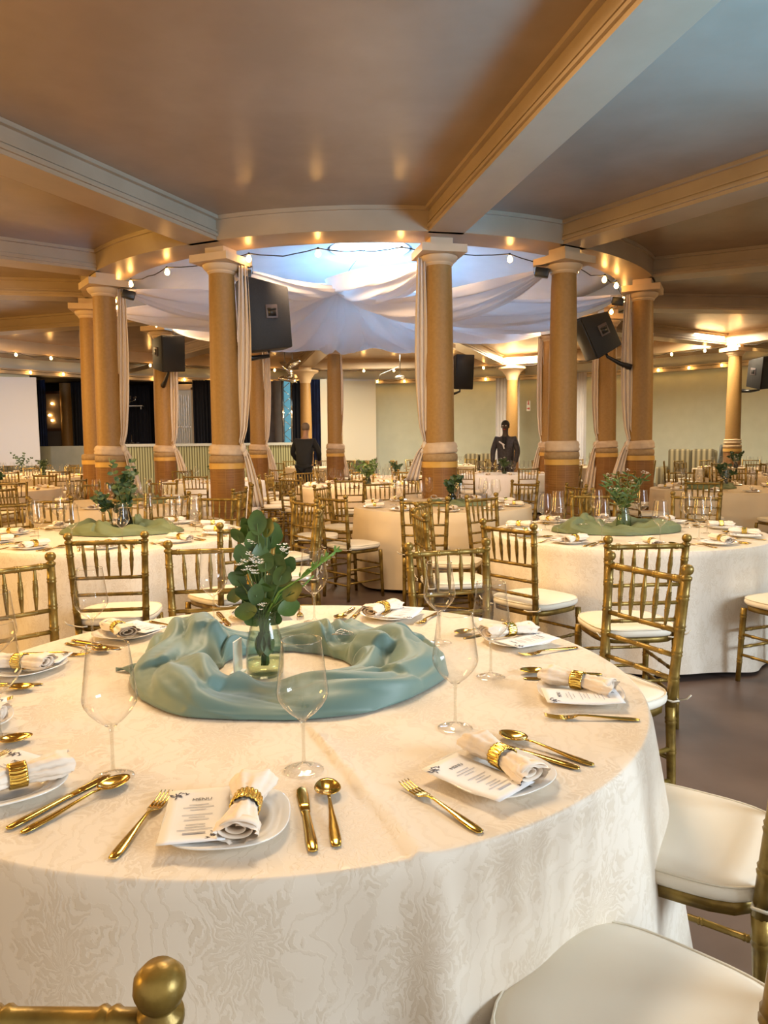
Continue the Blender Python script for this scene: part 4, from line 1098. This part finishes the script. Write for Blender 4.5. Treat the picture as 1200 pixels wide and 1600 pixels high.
def runner(label, x, y, outer, inner, h, seed, m='teal', amp=1.0, zmax=.12, name='cloth_runner'):
    """crumpled ring of fabric round a centrepiece; outer / inner: list of (deg, radius)"""
    rnd = random.Random(seed)
    def ip(tab, d):
        d %= 360; tb = sorted(tab); tb = [(tb[-1][0]-360, tb[-1][1])]+tb+[(tb[0][0]+360, tb[0][1])]
        for (a, ra), (b, rb) in zip(tb, tb[1:]):
            if a <= d <= b: s = (d-a)/(b-a); s = s*s*(3-2*s); return ra+(rb-ra)*s
    ph = [rnd.random()*6 for _ in range(6)]
    def sharp(x, p=.55): return abs(math.sin(x))**p
    def f(u, v):
        d = 360*u; q = R_(d); ro, ri = ip(outer, d), ip(inner, d)
        rc, hw = (ro+ri)/2, (ro-ri)/2
        tw = sum(a*math.tanh(((d-c+180) % 360-180)/w_) for c, w_, a in ((62, 14, 1.1), (150, 16, -1.2), (200, 25, .9), (300, 40, 1.3), (20, 30, -.8)))
        pin = sum(math.exp(-(((d-c+180) % 360-180)/13)**2) for c in (62, 152))
        g = PI*v; hh = h*(.74+.22*math.sin(2*q+ph[0])+.16*math.sin(5*q+ph[1])+.30*pin)
        rid = .52*sharp(1.5*g+.8*q+tw+ph[2], .7)+.34*sharp(2.5*g-1.2*q+1.7*tw+ph[3], .6)+(.14+.25*pin)*sharp(5*g+2*q+2.6*tw, .7)
        env = math.sin(g)**.75
        z = hh*env*(.02+1.22*rid)
        r = rc+hw*math.cos(g)*(1-.10*sharp(4*q+2*g+ph[1]))
        r += .010*math.sin(11*q+ph[3]+3*g)*env
        return Vector((r*math.cos(q), r*math.sin(q), .002+min(z, zmax)))
    bm = bmesh.new(); grid(bm, f, 220, 30, True); o = obj(name, bm, m); o.location = (x, y, TZ+.002)
    md = o.modifiers.new('s', 'SUBSURF'); md.levels = md.render_levels = 1
    solid(o, .0015, 1)
    return tag(o, label, 'cloth', 'sage green cloth runners')

# ------------------------------------------------------------------ the tables
T = {
 1: (-.27, 1.97, .93, 'the nearest table'), 2: (-1.97, 5.35, .93, 'the left second row table'), 3: (1.70, 5.18, .93, 'the right second row table'),
 4: (-2.98, 8.25, .92, 'the table before the left column'), 5: (.60, 7.60, .90, 'the table before the front centre column'),
 6: (-.42, 11.35, .92, 'the table inside the ring'), 7: (2.45, 15.0, .90, 'the white table by the suited man'),
 8: (4.50, 9.75, .92, 'the table right of the ring'), 9: (-5.9, 11.3, .9, 'the table at the left edge'), 10: (-7.3, 15.9, .9, 'the left table below the screen'),
 11: (-9.1, 18.6, .9, 'the farthest left table'), 12: (-3.0, 13.1, .88, 'the table behind the front left column'), 13: (-1.9, 20.6, .85, 'the table by the person in black'),
 14: (7.9, 16.6, .9, 'the table with the black flower pot'), 15: (7.4, 13.2, .9, 'the table at the right edge'), 16: (5.2, 18.6, .9, 'the far table between right columns'),
 17: (1.7, 20.8, .9, 'the far table before the sofas'), 18: (.25, 14.2, .86, 'the table behind the front centre column')}
for k, v in T.items(): TN[k] = v[3]
for k, (x, y, R, ph) in T.items():
    table_obj(x, y, R, k, 'round banquet table under the cloth of '+ph[4:] if False else 'round table carrying the cloth of '+ph)
    if k == 1:
        cloth(x, y, R, 'ivory damask tablecloth with a pressed crease on the nearest table', 'damask', 1, 360, 40,
              folds=[(-73, -.03, 3), (-68.5, .065, 2.2), (-62, -.04, 5), (-50, -.10, 9), (-38, .05, 5), (-14, .05, 10), (4, .03, 9), (-104, .02, 14), (-130, .04, 9), (150, .04, 8)], flare=.075,
              crease=((-.19, 1.66), (.055, 1.08)), nr=90)
    else:
        near = k in (2, 3)
        cloth(x, y, R, ('white' if k in (7,) else 'cream')+' tablecloth on '+ph, 'white_cloth' if k in (7, 12) else ('damask' if near else 'cream_cloth'), k, 200 if near else 96, 24 if near else 8,
              folds=[(-100, .02, 5), (-60, .05, 7), (-35, .05, 5), (-150, .04, 6), (-20, -.02, 8)] if near else None, flare=.03)

# chairs of the nearest table (seat centre, facing) and of the second row
def chair_from_posts(pl, pr, table, deg):
    """pl, pr: ground positions of the left and right rear post heads as the camera sees them"""
    a, b = Vector(pl), Vector(pr); mid = (a+b)/2; d = (b-a).normalized(); n = Vector((-d.y, d.x))
    tx, ty = T[table][0], T[table][1]
    if n.dot(Vector((tx, ty))-mid) < 0: n = -n
    c = mid+n*.23
    put_chair(c.x, c.y, n.x, n.y, table, deg)
chair_from_posts((.905, 2.96), (1.085, 2.60), 1, 28)
chair_from_posts((.095, 3.27), (.485, 3.40), 1, 68)
chair_from_posts((-1.02, 3.43), (-.63, 3.50), 1, 105)
chair_from_posts((-1.68, 2.80), (-1.40, 3.10), 1, 143)
put_chair(-.383, .828, .02, 1, 1, -88)
put_chair(.41, 1.08, -.76, .65, 1, -50)
put_chair(.70, 1.66, -.82, .57, 1, -16)
for deg, r in ((178, 1.25), (214, 1.25)):
    o = Vector((math.cos(R_(deg)), math.sin(R_(deg)))); put_chair(-.27+o.x*r, 1.97+o.y*r, -o.x, -o.y, 1, deg)
chair_from_posts((-1.63, 3.78), (-1.25, 3.83), 2, -75)
chair_from_posts((1.045, 3.44), (1.435, 3.47), 3, -98)
def ring_chairs(k, degs, r=1.22, small=False, jit=.18):
    x, y, R, ph = T[k]; rnd = random.Random(k*13)
    for d in degs:
        rr = r+rnd.uniform(-.01, .12); dd = d+rnd.uniform(-3, 3)
        o = Vector((math.cos(R_(dd)), math.sin(R_(dd))))
        put_chair(x+o.x*rr, y+o.y*rr, -o.x, -o.y, k, d, small, rnd.uniform(-jit, jit))
ring_chairs(2, (-36, 0, 36, 72, 108, 144, 180, 216, 252-360+0) if False else (-38, -2, 34, 70, 106, 142, 180, 214))
ring_chairs(3, (-60, -24, 14, 50, 86, 122, 158, 194, 226))
ring_chairs(4, (-90, -54, -18, 18, 54, 90, 126, 162, 198, 234), 1.21)
ring_chairs(5, (-100, -28, 8, 44, 116, 152, 188, 224), 1.21)
ring_chairs(6, (-90, -54, -18, 18, 54, 90, 126, 162, 198, 234), 1.21)
ring_chairs(8, (-90, -54, -18, 18, 54, 90, 126, 162, 198, 234), 1.21)
for k in (7, 9, 10, 11, 12, 13, 14, 15, 16, 17, 18):
    ds = [(-90+36*i) for i in range(10)]
    if k == 7: ds = [-80, -44, 0, 30, 140, 232]
    if k == 12: ds = ds[::2]
    if k == 18: ds = [-90, 62, 198]
    ring_chairs(k, ds, 1.19, True)

# place settings
g1 = {-90: (-.163, 1.404), -52: (.155, 1.61), -12: (.287, 1.97), 27: (.174, 2.32), 68: (-.255, 2.62), 105: (-.613, 2.60), 141: (-.917, 2.27), 172: (-1.02, 1.90), 204: (-.848, 1.571), 235: (-.529, 1.378)}
rr = random.Random(5)
for d, g in g1.items(): setting(-.27, 1.97, d, 1, .775, 3, g, rnd=rr)
for k, off in ((2, -75), (3, -98)):
    for i in range(10): setting(T[k][0], T[k][1], off+36*i, k, .76, 2, rnd=rr)
for k in (4, 5, 6, 8):
    for i in range(10): setting(T[k][0], T[k][1], -90+36*i, k, .74, 1, rnd=rr)
for k in (7, 9, 10, 11, 12, 13, 14, 15, 16, 17, 18):
    for i in range(10): setting(T[k][0], T[k][1], -90+36*i, k, .70, 0, rnd=rr)

# centrepieces
runner('teal grey satin cloth twisted in a ring round the jar on the nearest table', -.28, 2.06,
       [(190, .44), (215, .42), (240, .43), (262, .40), (285, .42), (305, .43), (325, .44), (350, .46), (10, .46), (35, .43), (60, .36), (90, .33), (110, .33), (135, .40), (160, .47), (175, .43)],
       [(180, .19), (250, .17), (300, .17), (340, .20), (20, .16), (60, .15), (100, .17), (140, .19)], .085, 4, 'teal')
bm = bmesh.new(); grid(bm, lambda u, v: Vector((-.36-.13*u, -.02+.05*(v-.5)*(1-u)*2+.02*u, .004+.03*(1-u)*math.sin(PI*v)+.006*math.sin(9*u+5*v))), 14, 10)
o = obj('cloth_tail', bm, 'teal'); solid(o, .0015); o.parent = bpy.data.objects['cloth_runner']
jar('clear glass jar with a little water inside the teal cloth ring', -.335, 2.01)
bm = bmesh.new(); box(bm, (0, 0, .048), (.055, .004, .095)); t = thing('table_card', 'small white table card standing left of the glass jar', 'card', (-.415, 2.03, TZ+.001), R_(78)); obj('card', bm, 'paper', t, smooth=False)
bm = bmesh.new(); box(bm, (0, 0, .003), (.05, .03, .005)); obj('foot', bm, 'paper', t, smooth=False)
# nearest bouquet: every leaf placed after the photographed bunch
def PX(px, py, Y=2.0):
    a, b = px-600, 800-py; c, s = math.cos(ROLL), math.sin(ROLL); a, b = a*c+b*s, -a*s+b*c
    r = Vector((a/1155, math.cos(PITCH)+b/1155*math.sin(PITCH), b/1155*math.cos(PITCH)-math.sin(PITCH)))
    return Vector((0, 0, 1.4))+r*(Y/r.y)
t = thing('bouquet', 'eucalyptus and small white flowers in the jar on the nearest table', 'flowers', (-.335, 2.01, TZ))
rb = random.Random(11); o0 = Vector((-.335, 2.01, TZ)); bs, bl, bf = bmesh.new(), bmesh.new(), bmesh.new()
big = [(402, 818, 38, 90), (386, 822, 32, 110), (418, 826, 36, 75), (398, 850, 40, 100), (425, 838, 44, 80), (408, 868, 40, 95), (440, 862, 36, 60), (372, 838, 34, 120), (378, 868, 40, 110), (385, 835, 30, 95), (432, 885, 40, 70), (372, 905, 34, 150), (368, 930, 36, 200),
       (385, 925, 40, 170), (405, 900, 38, 100), (418, 912, 40, 30), (440, 905, 38, 10), (455, 925, 40, 30), (450, 950, 44, 20), (430, 940, 42, -10), (408, 940, 42, -30), (385, 955, 40, 190), (400, 965, 36, 200), (425, 965, 38, -20), (440, 900, 36, 50),
       (395, 885, 34, 140), (415, 880, 34, 60), (400, 930, 40, 80), (420, 950, 36, 100), (435, 925, 40, 120), (380, 890, 30, 200), (412, 855, 36, 100), (450, 885, 30, 60), (390, 945, 34, -60), (415, 925, 34, -90)]
for px, py, L, ang in big:
    p = PX(px, py, 2.01+rb.uniform(-.06, .05)); u = Vector((math.cos(R_(ang)), rb.uniform(-.5, .5), math.sin(R_(ang))))
    Lm = L/1155*1.85*rb.uniform(.85, 1.1); leaf(bl, p-o0-u.normalized()*Lm*.5, (rb.uniform(-.5, .5), -1, rb.uniform(-.2, .6)), u, Lm, Lm*.82, .12, 14)
    tube(bs, [(rb.uniform(-.01, .01), rb.uniform(-.01, .01), .03), (0+rb.uniform(-.015, .015), rb.uniform(-.01, .01), .17), (p-o0).lerp(Vector((0, 0, .17)), .5), p-o0], .0016, 5)
for k in range(6):   # leaves under the rim, in the jar
    a = k*1.05; leaf(bl, Vector((.016*math.cos(a), .016*math.sin(a), .125)), (math.cos(a), math.sin(a), .1), (.1*math.cos(a), .1*math.sin(a), -1), .062, .040, .1, 12)
for px, py, s in [(388, 872, .011), (398, 880, .012), (385, 888, .011), (398, 893, .010), (440, 858, .009), (447, 861, .008), (393, 848, .006), (410, 950, .008), (372, 882, .008)]:
    flower(bf, PX(px, py, 1.93)-o0, s*1.5, rb)
a, b = PX(436, 925, 1.98)-o0, PX(524, 862, 1.90)-o0
spr = bmesh.new(); tube(spr, [(0, 0, .16), a, a.lerp(b, .5)+Vector((0, 0, -.006)), b], .0028, 6)
tube(spr, [(0, 0, .15), a+Vector((0, .01, -.01)), a.lerp(b, .45)+Vector((0, 0, -.03)), a.lerp(b, .62)+Vector((0, 0, -.022))], .002, 6)
for k in range(34):
    s = rb.uniform(.35, 1); p = a.lerp(b, s); u = (b-a).normalized()+Vector((rb.uniform(-.7, .7), rb.uniform(-.7, .7), rb.uniform(-.5, .9)))
    leaf(spr, p, (0, -1, .2), u, .026*(1.1-s*.4), .005, .1, 8)
for s, dz in ((.62, .012), (.78, .014), (.9, -.012), (1.0, .010), (.84, -.02), (.97, -.01)):
    flower(bf, a.lerp(b, s)+Vector((0, 0, dz)), .0042, rb)
obj('stems', bs, 'stem', t); tag(obj('leaves', bl, 'leaf', t), kind='stuff'); obj('sprig', spr, 'leaf_light', t); tag(obj('blossoms', bf, 'petal', t), kind='stuff')

def simple_runner(k, label, m='olive', seed=0, dx=0, dy=0, w_=.42, d_=.40, h=.05):
    x, y = T[k][:2]
    runner(label, x+dx, y+dy, [(0, w_), (60, d_*.8), (120, d_*.8), (180, w_), (240, d_), (300, d_)], [(0, .10), (90, .08), (180, .10), (270, .09)], h, seed or k, m)
simple_runner(2, 'olive sage cloth crumpled round the dark bouquet on the left second row table', 'olive', 2, .02, .12, .46, .30, .085)
simple_runner(3, 'sage green cloth crumpled round the jar on the right second row table', 'olive', 3, -.05, .05, .46, .30, .085)
jar('dark tinted glass jar on the left second row table', -1.92, 5.45, .18, .055, True)
bouquet('tall dark eucalyptus bunch in the dark jar on the left second row table', -1.92, 5.45, .56, .13, 9, .05, 21, 'leaf_dark', 0)
bouquet('low dark trailing greenery left of the tall bunch on the left table', -2.06, 5.55, .30, .16, 7, .045, 22, 'leaf_dark', 0)
jar('clear glass jar of stems on the right second row table', 1.70, 5.22, .18, .05)
bouquet('loose green bunch with white daisies on the right second row table', 1.70, 5.22, .42, .16, 16, .05, 23, 'leaf', 10, .013, narrow=.35)
for k, lab, top, sp, n, fl, m in [(4, 'small dark bunch on the table before the left column', .22, .10, 5, 0, 'leaf_dark'), (5, 'dark green bunch on the table before the front centre column', .30, .14, 9, 2, 'leaf_dark'),
                            (6, 'wide eucalyptus bunch with white buds on the table inside the ring', .42, .32, 14, 4, 'leaf'), (7, 'bunch of white flowers on the white table by the suited man', .32, .16, 10, 9, 'leaf_dark'),
                            (8, 'small leafy sprigs on the table right of the ring', .34, .16, 8, 0, 'leaf_dark'), (9, 'small leafy sprig on the table at the left edge', .3, .12, 5, 0, 'leaf_dark'),
                            (10, 'dark round bunch on the left table below the screen', .42, .20, 9, 0, 'leaf_dark'), (11, 'dark tall leaves on the farthest left table', .55, .28, 7, 0, 'leaf_dark'),
                            (12, 'small dark bunch on the table behind the front left column', .30, .12, 6, 0, 'leaf_dark'), (14, 'dark round bush in the black flower pot on a right table', .42, .18, 10, 0, 'leaf_dark'),
                            (17, 'round dark bunch on the far table before the sofas', .36, .14, 7, 0, 'leaf_dark'), (18, 'small leafy bunch on the table behind the front centre column', .3, .12, 6, 0, 'leaf_dark')]:
    x, y = T[k][:2]
    if k == 5: x += .10
    if k == 6: x += .18
    bouquet(lab, x, y, top, sp, n, .055, k+40, m, fl, .016, .12, dense=5)
    t = thing('vase', 'small vase holding the bunch on '+TN[k], 'vase', (x, y, TZ+.001), 0, 'small vases on the far tables')
    bm = bmesh.new(); lathe(bm, [(0, 0), (.04, 0), (.05, .03), (.045, .09), (.03, .125), (.036, .14)], 20); obj('body', bm, 'jar_dark' if k != 14 else 'black_plastic', t)
    bm = bmesh.new(); lathe(bm, [(.036, .14), (.040, .142), (.036, .146)], 20); obj('rim', bm, 'jar' if k != 14 else 'black_plastic', t)
simple_runner(5, 'grey green cloth on the table before the front centre column', 'olive', 6, .15, 0, .40, .24)
simple_runner(8, 'dark sage cloth on the table right of the ring', 'olive', 8, -.2, 0, .36, .22, .07)
simple_runner(4, 'olive cloth on the table before the left column', 'olive', 9, .3, .1, .34, .24, .06)
# fairy light wires curled on the cloths
for lab, x, y, z, s, m in [('thin curled wire lying on the teal cloth, nearest table', -.13, 2.16, .835, .035, 'grey_metal'), ('thin curled fairy light wire on the sage cloth, right table', 1.38, 5.08, .83, .06, 'chrome'), ('thin curled fairy light wire right of the jar, right table', 1.98, 5.10, .81, .05, 'chrome')]:
    bm = bmesh.new(); tube(bm, [(s*(1-.02*i)*math.cos(i*.45), s*.7*math.sin(i*.45)+.001*i, .004*math.sin(i*.8)) for i in range(34)], .0012, 4)
    o = obj('fairy_wire', bm, m); o.location = (x, y, z); tag(o, lab, 'wire')
